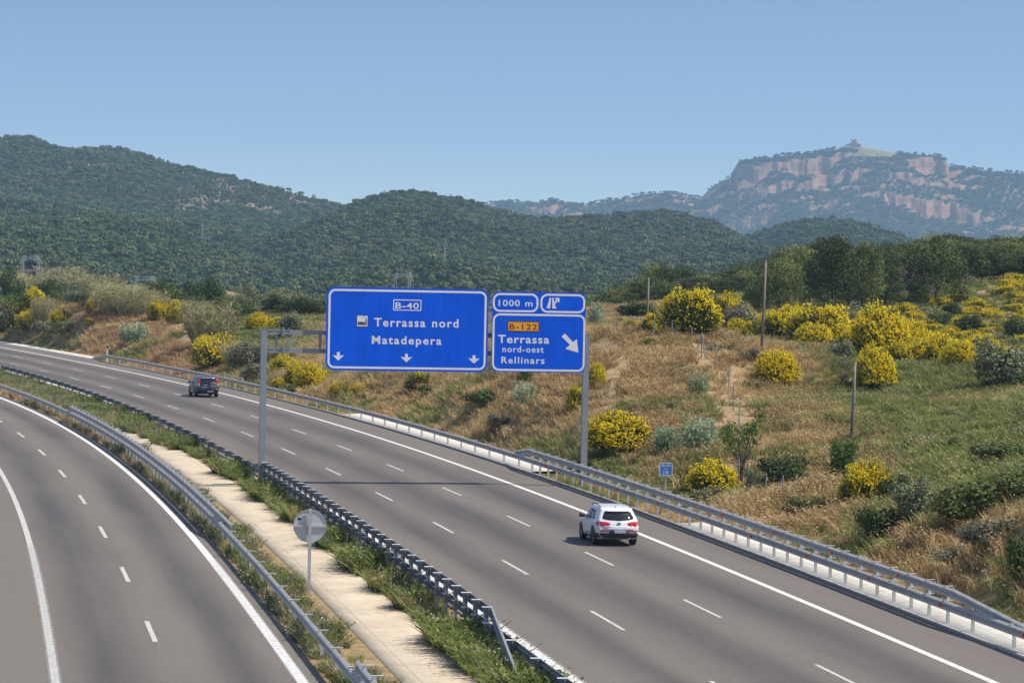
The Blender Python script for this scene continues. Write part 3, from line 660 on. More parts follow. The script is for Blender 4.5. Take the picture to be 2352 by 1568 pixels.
# ------------------------------------------------------------------ guardrails
WB = [(0, -.155), (-.075, -.105), (-.075, -.055), (-.015, -.02), (-.015, .02), (-.075, .055), (-.075, .105), (0, .155)]
WPROF = WB + [(x + .014, z) for x, z in WB[::-1]]
def sweep(mb, pts, prof, side=1, m=0):
    pts = np.asarray(pts, float); n = len(pts); k = len(prof); V = []
    for i in range(n):
        t = pts[min(i + 1, n - 1)] - pts[max(i - 1, 0)]; t = t[:2] / (np.hypot(*t[:2]) + 1e-9); nr = np.array([t[1], -t[0]]) * side
        for a, z in prof: V.append((pts[i][0] + nr[0] * a, pts[i][1] + nr[1] * a, pts[i][2] + z))
    fs = [(i * k + j, i * k + (j + 1) % k, (i + 1) * k + (j + 1) % k, (i + 1) * k + j) for i in range(n - 1) for j in range(k)]
    fs += [tuple(range(k)), tuple((n - 1) * k + j for j in range(k - 1, -1, -1))]
    return mb.add(V, fs, m)
def zat(x, fn, off, z, lo=60, hi=420):
    Z = np.linspace(lo, hi, 4000); Q = rp(Z, off, fn, z); px, _ = pxof(Q); return float(Z[np.argmin(abs(px - x))])
def post_mesh(h, deep=0.12, plates=()):
    mb = MB(); t = 0.006; w = 0.10
    mb.box((0, 0, h / 2), (w, t, h)); mb.box((-w / 2 + t / 2, deep / 4 + t / 2, h / 2), (t, deep / 2, h)); mb.box((w / 2 - t / 2, deep / 4 + t / 2, h / 2), (t, deep / 2, h))
    return mb.mesh('post', M['steel_post'])
def guardrail(name, label, fn, off, side, runs, posts, refl=(), zg=-0.1):
    """runs: list of [(Z, height of rail axis, extra offset), ...]; side=+1 rail faces towards smaller offset"""
    Zm = runs[0][0][0]; o = rp(Zm, off, fn, 0.0); root = thing(name, label, 'guardrail', o)
    for run in runs:
        Zs = np.concatenate([np.arange(a[0], b[0], 1.5 if b[0] > a[0] else -1.5) for a, b in zip(run[:-1], run[1:])] + [[run[-1][0]]])
        kz = [r[0] for r in run]; hs = np.interp(Zs, *zip(*sorted((r[0], r[1]) for r in run))); eo = np.interp(Zs, *zip(*sorted((r[0], r[2]) for r in run)))
        pts = np.array([rp(Z, off + e, fn, h) for Z, h, e in zip(Zs, hs, eo)])
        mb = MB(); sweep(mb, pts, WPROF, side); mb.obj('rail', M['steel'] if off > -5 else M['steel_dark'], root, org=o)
    pcache = {}
    for Z0, Z1, stp, h in posts:
        if h not in pcache: pcache[h] = post_mesh(h)
        Z = Z0
        while Z < Z1:
            p = rp(Z, off + 0.13 * side, fn, zg); s = float(fn(Z)[1])
            put('post', pcache[h], root, p - o, math.atan2(-s, 1) + (0 if side > 0 else math.pi))
            Z += stp
    sp = {}
    for Z0, Z1, stp, h in posts:                    # spacer blocks carry the rails
        mbk = MB(); mbt = MB(); Z = Z0
        while Z < Z1:
            s = float(fn(Z)[1])
            for hh in ((0.60,) if h < 0.9 else (0.60, 1.05)):
                mbk.box(rp(Z, off + 0.045 * side, fn, hh + 0.02), (0.10, 0.16, 0.25), math.atan2(-s, 1))
                (mbk if side > 0 else mbt).box(rp(Z, off + 0.12 * side, fn, hh + 0.165), (0.30, 0.14, 0.012), math.atan2(-s, 1))
                if side < 0: mbk.box(rp(Z, off + 0.15 * side, fn, hh - 0.02), (0.13, 0.06, 0.26), math.atan2(-s, 1))
            Z += stp
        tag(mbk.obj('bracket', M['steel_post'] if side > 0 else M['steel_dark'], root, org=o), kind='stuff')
        if mbt.v: tag(mbt.obj('top_plate', M['white'], root, org=o), kind='stuff')
    for Z, h in refl:
        s = float(fn(Z)[1]); mbk = MB(); c = rp(Z, off - 0.075 * side, fn, h)
        u = np.array([s, 1]) / math.hypot(s, 1)
        nr = np.array([u[1], -u[0]])
        tri = [(-.02, -.075), (.12, 0), (-.02, .075)]
        mbk.prism(tri, lambda a, b, d: (c[0] - nr[0] * a * side * 1.3, c[1] - nr[1] * a * side * 1.3, c[2] + b * 1.2), 0, 0) if False else None
        fv = [(c[0] - nr[0] * a * side + u[0] * d, c[1] - nr[1] * a * side + u[1] * d, c[2] + b) for d in (-0.012, 0.012) for a, b in tri]
        mbk.add(fv, [(2, 1, 0), (3, 4, 5), (0, 1, 4, 3), (1, 2, 5, 4), (2, 0, 3, 5)])
        mbk.obj('reflector', M['reflector'], root, org=o)
    return root
ZRs = zat(1215, RX, 2.92, 1.15); ZRe = zat(2170, RX, 2.92, 1.1)
refl = [(Z, 0.6) for Z in np.arange(70, 240, 8.2)] + [(Z, 1.05) for Z in np.arange(ZRe + 5, ZRs, 8.2)]
guardrail('guardrail', 'long steel guardrail with orange reflectors and a doubled upper rail along the right shoulder', RX, 2.92, 1,
          [[(50, .6, 0), (330, .6, 0), (338, .05, .25)], [(ZRe - 8, .60, .24), (ZRe - 1, 1.05, 0.02), (ZRs, 1.05, 0), (ZRs + 5, .62, .2)]],
          [(52, ZRe, 4, .78), (ZRe, ZRs, 2, 1.22), (ZRs + 3, 331, 4, .78)], refl)
ZBs = zat(605, RX, -12.85, 1.15); ZBe = zat(1128, RX, -12.85, 1.2)
q = onz(1165, 1566, 0.1); 
guardrail('guardrail', 'guardrail seen from behind between the weeds of the median and the right carriageway', RX, -12.85, -1,
          [[(50, .6, 0), (300, .6, 0)], [(float(q[1]), .12, float(roff(q[0], q[1])) + 12.85), (ZBe, 1.05, 0), (ZBs - 2, 1.05, 0), (ZBs + 3, .66, -.2)]],
          [(52, ZBe, 4, .82), (ZBe, ZBs, 2, 1.25), (ZBs + 3, 300, 4, .82)], (), -0.2)
ZLs = zat(162, LX, .92, 1.2); ZLe = zat(490, LX, .92, 1.1); ZLn = zat(822, LX, .92, 1.15)
guardrail('guardrail', 'curving steel guardrail beside the left carriageway with a doubled stretch before the round sign', LX, .92, 1,
          [[(50, .58, .05), (255, .58, .05)], [(ZLe - 5, .68, .35), (ZLe + 1, 0.98, .02), (ZLs, 0.98, 0), (ZLs + 4, .3, .25)], [(50, 0.98, 0), (ZLn - 1, 0.98, .02), (ZLn + 3, .66, .35)]],
          [(52, ZLn, 2, 1.22), (ZLn + 2, ZLe, 4, .78), (ZLe + 1, ZLs, 2, 1.22), (ZLs + 3, 255, 4, .78)], (), -0.2)
# small rail end that stands apart behind the right guardrail
p0 = onz(515, 878, 0); p1 = onz(557, 890, 0.0)
er = thing('end_rail', 'short pale pipe rail sticking out behind the guardrail beside the dark car', 'rail', p0)
mb = MB(); mb.tube([p0 + [0, 0, .75], p1 + [0, 0, .78]], .05); mb.obj('bar', M['steel_post'], er, org=p0)
mb = MB(); mb.tube([p1 + [0, 0, -.3], p1 + [0, 0, .8]], .05); mb.obj('post', M['steel_post'], er, org=p0)
mb = MB(); mb.tube([p0 + [0, 0, -.3], p0 + [0, 0, .76]], .05); mb.obj('post', M['steel_post'], er, org=p0)
# ------------------------------------------------------------------ lettering
def text_polys(s, bold=0.0, space=1.12):
    cu = bpy.data.curves.new('t', 'FONT'); cu.body = s; cu.size = 1; cu.space_character = space; cu.offset = bold; cu.resolution_u = 3; cu.space_word = 1.15
    ob = bpy.data.objects.new('t', cu); COL.objects.link(ob); dg = bpy.context.evaluated_depsgraph_get(); dg.update()
    me = bpy.data.meshes.new_from_object(ob.evaluated_get(dg)); bpy.data.objects.remove(ob); bpy.data.curves.remove(cu)
    V = np.array([v.co[:2] for v in me.vertices]); Fc = [tuple(p.vertices) for p in me.polygons]; bpy.data.meshes.remove(me); return V, Fc
def text_into(mb, s, x0, x1, z0, z1, fn, d, bold=0.012, space=1.12, m=0, zmax=None):
    """letters filling x0..x1, capital height z0..z1"""
    V, Fc = text_polys(s, bold, space); cap = 0.73
    lo, hi = V[:, 0].min(), V[:, 0].max()
    X = x0 + (V[:, 0] - lo) / (hi - lo) * (x1 - x0); Z = z0 + V[:, 1] / cap * (z1 - z0)
    mb.add([fn(a, b, d) for a, b in zip(X, Z)], Fc, m)
def rrect(x0, x1, z0, z1, r, n=6):
    P_ = []
    for cx, cz, a in ((x1 - r, z1 - r, 0), (x0 + r, z1 - r, 90), (x0 + r, z0 + r, 180), (x1 - r, z0 + r, 270)):
        for k in range(n + 1):
            t = math.radians(a + 90 * k / n); P_.append((cx + r * math.cos(t), cz + r * math.sin(t)))
    return P_
def ring(mb, outer, inner, fn, d, m=0):
    n = len(outer); mb.add([fn(a, b, d) for a, b in outer] + [fn(a, b, d) for a, b in inner], [(i, (i + 1) % n, n + (i + 1) % n, n + i) for i in range(n)], m)
# ------------------------------------------------------------------ overhead sign gantry
g0 = onz(600, 1126, -0.3); g1 = at(1340, 1090, g0[1] + 3.1); g1[2] = 0
ga = (g1 - g0)[:2]; GL = float(np.hypot(*ga)); ga = ga / GL; gn = np.array([ga[1], -ga[0]])     # gn points at the traffic
grz = math.atan2(ga[1], ga[0])
gan = thing('overhead_sign_gantry', 'grey portal gantry carrying two blue motorway direction signs over the right carriageway', 'sign gantry', g0, grz)
def gp(x, y, dep=0.0):                             # sight line -> (s, z) in the gantry's plane, dep metres in front of the posts
    d_ = ray(x, y); o = g0[:2] + gn * dep; t = ((o[0]) * gn[0] + (o[1]) * gn[1]) / (d_[0] * gn[0] + d_[1] * gn[1])
    p = np.array([d_[0] * t, d_[1] * t, H + d_[2] * t]); return float((p[:2] - g0[:2]) @ ga), float(p[2] - g0[2])
def gl_(s, z, d): return (s, -d, z)                # local frame: x along the gantry, -y towards the traffic
ztop = gp(605, 757)[1]; zb1 = gp(680, 763)[1]; zb2 = gp(680, 805)[1]
for s, zb in ((0, 0.0), (GL, 0.2)):
    mb = MB(); mb.box((s, 0, (ztop + zb) / 2), (.30, .30, ztop - zb)); mb.box((s, 0, ztop + .012), (.32, .32, .024))
    pst = mb.obj('post', M['gantry'], gan)
    mb = MB(); mb.box((s, 0, zb + .03), (.62, .62, .05))
    for a in (-.24, .24):
        for b in (-.24, .24): mb.box((s + a, b, zb + .09), (.05, .05, .1))
    for a, b in ((.19, 0), (-.19, 0)): mb.box((s + a, b, zb + .2), (.12, .02, .3), taper=.5)
    mb.obj('base_plate', M['gantry'], pst)
mb = MB(); mb.box((-.12, -.05, -.05), (1.0, 1.1, .32)); mb.obj('footing', M['concrete'], gan)
sj = 0.95
for zb in (zb1, zb2):
    mb = MB(); mb.box(((GL) / 2, 0, zb), (GL - .31, .20, .22))
    bm_ = mb.obj('beam', M['gantry'], gan)
    mb = MB()
    for s in (sj, GL - sj): mb.box((s - .03, 0, zb), (.05, .40, .42)); mb.box((s + .03, 0, zb), (.05, .40, .42))
    for s, e in ((.16, 1), (GL - .16, -1)): mb.box((s + e * .18, -.115, zb + .09), (.34, .02, .04)); mb.box((s + e * .18, -.115, zb - .09), (.34, .02, .04))
    for e in (-1, 1): mb.box((sj + e * .2, -.115, zb + .09), (.3, .02, .04)); mb.box((sj + e * .2, -.115, zb - .09), (.3, .02, .04))
    mb.obj('joint_flange', M['gantry'], bm_)
for s in [.62, 1.32, 2.8] + [4.3 + 2.1 * k for k in range(6)]:
    mb = MB(); mb.box((s, 0, (zb1 + zb2) / 2), (.11, .11, zb1 - zb2 - .22)); mb.obj('strut', M['gantry'], gan)
PD = 0.50                                           # panel face in front of the beams
def c3(x, y): return gp((x / 2.219 + 1200) * 0.60494, (y / 2.219 + 1080) * 0.60494, PD)
def box3(x0, y0, x1, y1):                           # crop rectangle -> s0, s1, z0, z1
    a = c3(x0, y0); b = c3(x1, y1); c_ = c3(x0, y1); d_ = c3(x1, y0)
    return (a[0] + c_[0]) / 2, (b[0] + d_[0]) / 2, (c_[1] + b[1]) / 2, (a[1] + d_[1]) / 2
def panel(s0, s1, z0, z1, r, lab):
    mb = MB(); mb.prism(rrect(s0, s1, z0, z1, r), gl_, PD, PD - .03); p_ = mb.obj('sign_panel', M['blue'], gan); p_['label'] = lab
    mb = MB()
    for s in np.linspace(s0 + .4, s1 - .4, max(3, int((s1 - s0) / 1.3))): mb.box((s, -(PD - .03 - .14), (z0 + z1) / 2), (.08, .28, (z1 - z0) * .96))
    mb.obj('panel_bracing', M['gantry'], p_); return p_
w_ = .006
def border(p_, s0, s1, z0, z1, r, wd, name='border'):
    mb = MB(); ring(mb, rrect(s0, s1, z0, z1, r), rrect(s0 + wd, s1 - wd, z0 + wd, z1 - wd, max(.01, r - wd)), gl_, PD + w_); mb.obj(name, M['white'], p_)
a1, a2 = c3(92, 28), c3(1455, 730); s0, s1, z0, z1 = box3(84, 30, 1450, 730)
p1_ = panel(s0, s1, z0, z1, .42, 'wide blue panel reading Terrassa nord and Matadepera')
border(p1_, s0 + .10, s1 - .10, z0 + .10, z1 - .10, .34, .105)
b = box3(650, 127, 887, 220); mb = MB(); ring(mb, rrect(*b, .02, 1), rrect(b[0] + .045, b[1] - .045, b[2] + .045, b[3] - .045, .01, 1), gl_, PD + w_)
t_ = box3(668, 150, 866, 203); text_into(mb, 'B-40', *t_, gl_, PD + w_, .016, 1.1); mb.obj('route_number', M['white'], p1_)
for s, bx in (('Terrassa nord', (490, 284, 1200, 356)), ('Matadepera', (470, 433, 1057, 502))):
    mb = MB(); text_into(mb, s, *box3(*bx), gl_, PD + w_, .022, 1.22); mb.obj('lettering', M['white'], p1_)
def arrow_down(cx, y0, y1, w):
    b_ = box3(cx - w / 2, y0, cx + w / 2, y1); cx_ = (b_[0] + b_[1]) / 2; h = b_[3] - b_[2]; hw = (b_[1] - b_[0]) / 2
    P_ = [(-.26 * hw, 0), (.26 * hw, 0), (.26 * hw, -.42 * h), (hw, -.36 * h), (0, -h), (-hw, -.36 * h), (-.26 * hw, -.42 * h)]
    mb = MB(); mb.add([gl_(cx_ + a, b_[3] + c_, PD + w_) for a, c_ in P_], [(0, 6, 2, 1), (6, 5, 4), (6, 4, 2), (2, 4, 3)]); mb.obj('lane_arrow', M['white'], p1_)
for cx, y0, y1 in ((187, 568, 640), (761, 583, 655), (1330, 595, 666)): arrow_down(cx, y0, y1, 98)
b = box3(342, 258, 438, 356); mb = MB()
mb.add([gl_(x, z, PD + w_) for x, z in ((b[0], b[2]), (b[1], b[2]), (b[1], b[3]), (b[0], b[3]))], [(0, 1, 2, 3)]); pic = mb.obj('pictogram', M['white'], p1_)
def fx(u, v): return gl_(b[0] + u * (b[1] - b[0]), b[2] + v * (b[3] - b[2]), PD + w_ + .004)
mb = MB(); ring(mb, [(0.0, 0.0), (1.0, 0.0), (1.0, 1.0), (0.0, 1.0)], [(.035, .035), (.965, .035), (.965, .965), (.035, .965)], lambda u, v, d: fx(u, v), 0)
fac = [(.10, .16), (.90, .16), (.90, .22), (.10, .22)]
mb.add([fx(*p) for p in fac], [(0, 1, 2, 3)])
mb.add([fx(*p) for p in ((.12, .24), (.72, .24), (.72, .34), (.12, .34))], [(0, 1, 2, 3)])
for k in range(3): mb.add([fx(*p) for p in ((.12 + k * .2, .34), (.32 + k * .2, .34), (.12 + k * .2, .50))], [(0, 1, 2)])
mb.add([fx(*p) for p in ((.76, .24), (.88, .24), (.86, .74), (.78, .74))], [(0, 1, 2, 3)])
mb.add([fx(*p) for p in ((.80, .80), (.66, .86), (.52, .80), (.38, .84), (.38, .82), (.52, .775), (.66, .835), (.79, .775))], [(0, 1, 6, 7), (1, 2, 5, 6), (2, 3, 4, 5)])
mb.obj('factory_symbol', M['black'], pic)
s0, s1, z0, z1 = box3(1481, 66, 2269, 738)
p2_ = panel(s0, s1, z0, z1, .3, 'smaller blue exit panel reading Rellinars with the orange number plate')
for bx, r in (((1489, 74, 1874, 232), .36), ((1890, 80, 2268, 240), .36), ((1485, 248, 2266, 730), .36)):
    border(p2_, *box3(*bx), r, .10)
mb = MB(); text_into(mb, '1000 m', *box3(1538, 128, 1824, 182), gl_, PD + w_, .014, 1.12); mb.obj('lettering', M['white'], p2_)
mb = MB()
def cc(x, y): s, z = c3(x, y); return gl_(s, z, PD + w_)
mb.add([cc(1942, 200), (cc(1972, 200)), cc(1982, 112), cc(1968, 112)], [(0, 1, 2, 3)])
mb.add([cc(1990, 112), cc(2002, 112), cc(2006, 150), cc(2030, 126), cc(2014, 126), cc(2014, 112), cc(2050, 112), cc(2050, 150), cc(2040, 150), cc(2038, 136), cc(2010, 168), cc(2026, 202), cc(1990, 202)],
       [(0, 12, 11, 10, 2, 1), (2, 10, 9, 3), (3, 9, 6, 5, 4), (9, 8, 7, 6)]); mb.obj('exit_symbol', M['white'], p2_)
b = box3(1613, 309, 1880, 396); mb = MB(); mb.add([gl_(x, z, PD + w_) for x, z in ((b[0], b[2]), (b[1], b[2]), (b[1], b[3]), (b[0], b[3]))], [(0, 1, 2, 3)]); pl = mb.obj('route_plate', M['orange'], p2_)
mb = MB(); ring(mb, [(b[0], b[2]), (b[1], b[2]), (b[1], b[3]), (b[0], b[3])], [(b[0] + .035, b[2] + .035), (b[1] - .035, b[2] + .035), (b[1] - .035, b[3] - .035), (b[0] + .035, b[3] - .035)], gl_, PD + w_ + .004)
text_into(mb, 'B-122', *box3(1630, 330, 1863, 378), gl_, PD + w_ + .004, .012, 1.2); mb.obj('route_number', M['brown'], pl)
for s, bx, bo, sp_ in (('Terrassa', (1532, 424, 1965, 493), .022, 1.15), ('nord-oest', (1570, 516, 1917, 570), .018, 1.2), ('Rellinars', (1561, 607, 1925, 664), .018, 1.2)):
    mb = MB(); text_into(mb, s, *box3(*bx), gl_, PD + w_, bo, sp_); mb.obj('lettering', M['white'], p2_)
mb = MB(); ar = [(2098, 413), (2068, 437), (2139, 508), (2100, 541), (2210, 574), (2198, 458), (2165, 485)]
mb.add([cc(*p) for p in ar], [(0, 1, 2, 6), (2, 3, 4), (2, 4, 6), (6, 4, 5)]); mb.obj('exit_arrow', M['white'], p2_)
# ------------------------------------------------------------------ round sign seen from behind
q = onz(709, 1372, -0.2)
sp_rz = 0.10; sgn = thing('round_road_sign', 'grey back of a round road sign on a square post in the median weeds', 'road sign', q, sp_rz)
k = q[1] / F; hz = (1372 - 1207) * k; rad = 38 * k
mb = MB(); mb.box((0, 0, (1372 - 1167) * k / 2 - .2), (.11, .06, (1372 - 1167) * k + .4)); mb.obj('post', M['steel_post'], sgn)
mb = MB(); dsk = [(rad * math.cos(t), hz + rad * math.sin(t)) for t in np.linspace(0, 2 * math.pi, 41)[:-1]]
mb.prism(dsk, lambda a, z, d_: (a, d_, z), .075, .10); ring(mb, dsk, [((rad - .02) * math.cos(t), hz + (rad - .02) * math.sin(t)) for t in np.linspace(0, 2 * math.pi, 41)[:-1]], lambda a, z, d_: (a, d_, z), .055)
mb.add([(a, .055, z) for a, z in dsk] + [(a, .075, z) for a, z in dsk], [(i, (i + 1) % 40, 40 + (i + 1) % 40, 40 + i) for i in range(40)])
dk = mb.obj('disc', M['sign_back'], sgn)
mb = MB(); mb.box((0, .05, hz + .0), (rad * 2.0, .05, .075)); mb.obj('crossbar', M['steel_post'], dk)
mb = MB(); mb.box((-.36, .072, hz + .24), (.12, .004, .07)); mb.obj('sticker', M['black'], dk)
# ------------------------------------------------------------------ kilometre sign
q = rp(147.0, 3.75, RX, 0.0); k = 147 / F
q[0] = at(1528, 1150, q[1])[0]
kmh = float(at(1529, 1110, q[1])[2])
km = thing('kilometre_sign', 'small light blue kilometre sign on a thin post behind the guardrail', 'road sign', q)
mb = MB(); mb.box((0, 0, (kmh + .5) / 2), (.08, .05, kmh + .5)); mb.obj('post', M['steel_post'], km)
hw, z0, z1 = 15.2 * k, kmh - 16 * k + .30, kmh + 48 * k
z0 = float(at(1529, 1092, q[1])[2]); z1 = float(at(1529, 1062, q[1])[2])
f_ = lambda a, z, d_: (a, -.03 - d_, z)
mb = MB(); mb.prism(rrect(-hw, hw, z0, z1, .06), f_, .02, 0); kp = mb.obj('plate', M['kmblue'], km)
mb = MB(); ring(mb, rrect(-hw, hw, z0, z1, .06), rrect(-hw + .035, hw - .035, z0 + .035, z1 - .035, .03), f_, .024)
zz = z0 + (z1 - z0) * .70; mb.add([f_(-hw + .03, zz, .024), f_(hw - .03, zz, .024), f_(hw - .03, zz + .02, .024), f_(-hw + .03, zz + .02, .024)], [(0, 1, 2, 3)])
mb.obj('border', M['white'], kp)
mb = MB(); hh = z1 - z0
text_into(mb, 'B-40', -hw * .62, hw * .62, z0 + hh * .77, z0 + hh * .90, f_, .024, .014, 1.15)
text_into(mb, 'km', -hw * .30, hw * .30, z0 + hh * .47, z0 + hh * .59, f_, .024, .01, 1.1)
text_into(mb, '10', -hw * .40, hw * .40, z0 + hh * .13, z0 + hh * .38, f_, .024, .016, 1.1)
mb.obj('lettering', M['white'], kp)
# ------------------------------------------------------------------ delineator posts
for (x, y, h, lb) in ((67, 786, 29, 'white delineator post with a black band at the far left of the bend'), (246, 830, 40, 'white delineator post with a black band just before the guardrail begins')):
    q = onz(x, y, 0.02); k = q[1] / F; h = h * k
    dp = thing('delineator_post', lb, 'delineator', q, 0, 'delineator posts on the right verge')
    mb = MB(); mb.prism([(-.07, -.4), (.07, -.4), (.07, h), (-.07, h + .06)], lambda a, z, d_: (a, d_, z), -.05, .05); mb.obj('shaft', M['white'], dp)
    mb = MB(); mb.prism([(-.075, h - .40), (.075, h - .46), (.075, h - .16), (-.075, h - .10)], lambda a, z, d_: (a, d_, z), -.055, .055); mb.obj('band', M['black'], dp)
# ------------------------------------------------------------------ fence posts, wires
FP = [(1417,763,742),(1506-4,772,746) ,(1547-4,778,742),(1607-19,800,753) if False else (1588,801,752),(1611,824,762),(1627,818,762) if False else (1643,850,797),(1674,903,839),(1690,945,877) if False else (1684,945,886),(1697,985,934),(1716,1130,1064),(1711,1165-30,1100) if False else (1696,1125,1052),(1722,1135,1083),(1759,1146,1100),(1797,1153,1108)]
froot = None; tops = []
FB = []
for (x, y, yt) in FP:
    q = hit(x, y)
    if q is None: continue
    FB.append((q, (y - yt) * q[1] / F))
froot = thing('wire_fence', 'thin grey wire fence of metal posts climbing the grassy cut beside the ditch', 'fence', FB[0][0]); fo = FB[0][0]
for q, h in FB:
    h = min(2.2, max(1.2, h)); mb = MB(); mb.tube([q + [0, 0, -.3], q + [0, 0, h]], .035, 6); mb.obj('post', M['gantry'], froot, org=fo); tops.append(q + [0, 0, h])
q = tops[4]; mb = MB(); mb.tube([q + [-.0, 0, -.1], q + [-.45, -.1, -float(FB[4][1]) - .1]], .03); mb.tube([q + [0, 0, -.1], q + [.25, -.2, -float(FB[4][1]) - .2]], .03); mb.obj('brace', M['gantry'], froot, org=fo)
mb = MB()
for f in (.15, .5, .85):
    mb.tube([FB[i][0] * (1 - f) + tops[i] * f for i in range(len(FB))], .006, 4)
tag(mb.obj('wire', M['gantry'], froot, org=fo), kind='stuff')
FB2 = [(hit(*p), h) for p, h in (((339/5.75+363,757),1.6),((465,765),1.6),((444,745),1.6),((680,900),1.2),((738,872),1.2),((650,872),1.1)) if hit(*p) is not None]
fr2 = thing('wire_fence', 'low row of thin metal posts on the verge below the left brooms', 'fence', FB2[0][0])
for q, h in FB2: mb = MB(); mb.tube([q + [0, 0, -.3], q + [0, 0, h]], .035, 6); mb.obj('post', M['steel_post'], fr2, org=FB2[0][0])
# ------------------------------------------------------------------ wooden utility poles and their cables
PT = {}
for nm, (xb, yb, xt, yt, Yd), lb in (('a', (1748, 806, 1759, 600, None), 'tall weathered wooden pole on the ridge between the broom bushes'),
                                     ('b', (1954, 1018, 1964, 833, None), 'weathered wooden pole leaning in the grass below the round broom'),
                                     ('c', (1484, 735, 1490, 638, 262), 'distant wooden pole in front of the pines right of the signs')):
    q = hit(xb, yb) if Yd is None else at(xb, yb + 20, Yd)
    if Yd is not None: q[2] = float(ghz(q[0], q[1]))
    t = at(xt, yt, q[1]); o = thing('utility_pole', lb, 'utility pole', q, 0, 'wooden utility poles')
    mb = MB(); mid = (q + t) / 2 + [0.03, 0, 0]; mb.tube([q - [0, 0, .5], mid, t], [.095, .085, .07], 8); mb.obj('shaft', M['wood'], o, org=q, smooth=True)
    mb = MB(); mb.tube([t + [0, 0, -.06], t + [0, 0, .10]], .03); mb.box((t[0] + .10, t[1], t[2] - .15), (.12, .05, .05)); mb.obj('insulator', M['gantry'], o, org=q); PT[nm] = t
def cable(a, b, sag, lb, r=.022):
    o = (np.array(a) + b) / 2; pts = [np.array(a) * (1 - t) + np.array(b) * t - [0, 0, sag * 4 * t * (1 - t)] for t in np.linspace(0, 1, 24)]
    mb = MB(); mb.tube(pts, r, 5); tag(mb.obj('cable', M['cable'], None, org=o, loc=o), lb, 'cable')
cable(PT['c'] + [.1, 0, -.1], PT['a'] + [.1, 0, -.1], 0.75, 'thin black cable sagging between the far pole and the tall pole')
cable(PT['b'] + [.1, 0, -.1], at(2420, 982, PT['b'][1] + 4), 0.9, 'thin black cable running right from the leaning pole over the grass')
# ------------------------------------------------------------------ stones along the ditch
SR = [(1592,800,12,5),(1604,814,10,5),(1612,820,14,6),(1640,829,9,8),(1666,862,10,5),(1674,872,8,4),(1680,887,7,4),(1693,914,8,10),(1691,905,6,4),(1691,1040,8,15),(1696,1058,9,8),(1702,1073,10,7),(1703,1092,11,7),(1704,1104,12,7),(413,748,10,5),(437,760,8,4),(455,775,8,5),(1578,798,8,4)]
for k_, (x, y, w, h) in enumerate(SR):
    q = hit(x, y + h / 2); k = q[1] / F; w *= k * .5; h *= k * .5
    v = rand_unit(14); 
    import bmesh
    bm = bmesh.new()
    for p in v: bm.verts.new((p[0] * w * 1.1, p[1] * w * .8, p[2] * h * 1.1 + h * .3))
    bmesh.ops.convex_hull(bm, input=bm.verts); me = bpy.data.meshes.new('stone'); bm.to_mesh(me); bm.free(); me.materials.append(M['rock'])
    lb = 'pale stone lying in the earth ditch beside the fence' if x > 1000 else 'small pale stone on the bare earth bank at the left'
    if h > w * 1.1: lb = 'upright pale concrete slab standing in the ditch above the road' if y < 1000 else 'pale slab standing in the ditch at the foot of the small tree'
    tag(put('stone', me, None, q), lb, 'stone', 'pale stones along the ditch' if x > 1000 else 'pale stones on the left bank')
# ------------------------------------------------------------------ pylons
def pylon_portal(x0, x1, yt, yk, yb, Y, lb):
    a, b = at(x0, yt, Y), at(x1, yt, Y); zt = a[2]; w = b[0] - a[0]; zb = -9.0; cx = (a[0] + b[0]) / 2; zk = at(x0, yk, Y)[2]
    o = thing('power_pylon', lb, 'pylon', (cx, Y, zb), 0, 'lattice pylons in the valley'); oo = np.array([cx, Y, zb]); r = .06
    mb = MB()
    for e in (-1, 1):
        for dy in (-.5, .5):
            for dx in (-.35, .35):
                mb.tube([(cx + e * w * .12 + dx, Y + dy, zb), (cx + e * w * .42 + dx * .6, Y + dy * .6, zk), (cx + e * w * .30 + dx * .5, Y + dy * .5, zt)], r, 4)
        for t in np.linspace(0, 1, 14):
            z = zb + (zk - zb) * t; xx = cx + e * w * (.12 + .30 * t); mb.tube([(xx - .35, Y, z), (xx + .35, Y, z + .8)], r * .7, 4)
        for t in np.linspace(0, 1, 6):
            z = zk + (zt - zk) * t; xx = cx + e * w * (.42 - .12 * t); mb.tube([(xx - .3, Y, z), (xx + .3, Y, z + .5)], r * .7, 4)
    mb.obj('leg', M['pylon'], o, org=oo)
    mb = MB()
    for z in (zt, zt - .7): mb.tube([(cx - w * .52, Y, z), (cx + w * .55, Y, z)], r, 4)
    for t in np.linspace(0, 1, 12): mb.tube([(cx + w * (-.5 + t), Y, zt), (cx + w * (-.46 + t), Y, zt - .7)], r * .7, 4)
    for e in (-1, 1): mb.tube([(cx + e * w * .42, Y, zk), (cx + e * w * .62, Y, zk - .2), (cx + e * w * .38, Y, zk + 1.6)], r, 4)
    mb.obj('crossarm', M['pylon'], o, org=oo)
pylon_portal(48, 92, 588, 604, 630, 700, 'silvery lattice pylon above the reeds at the far left')
pylon_portal(308, 356, 635, 650, 670, 690, 'silvery lattice pylon half hidden behind the trees left of the middle')
pylon_portal(905, 945, 629, 643, 670, 690, 'silvery lattice pylon rising just above the big blue panel')
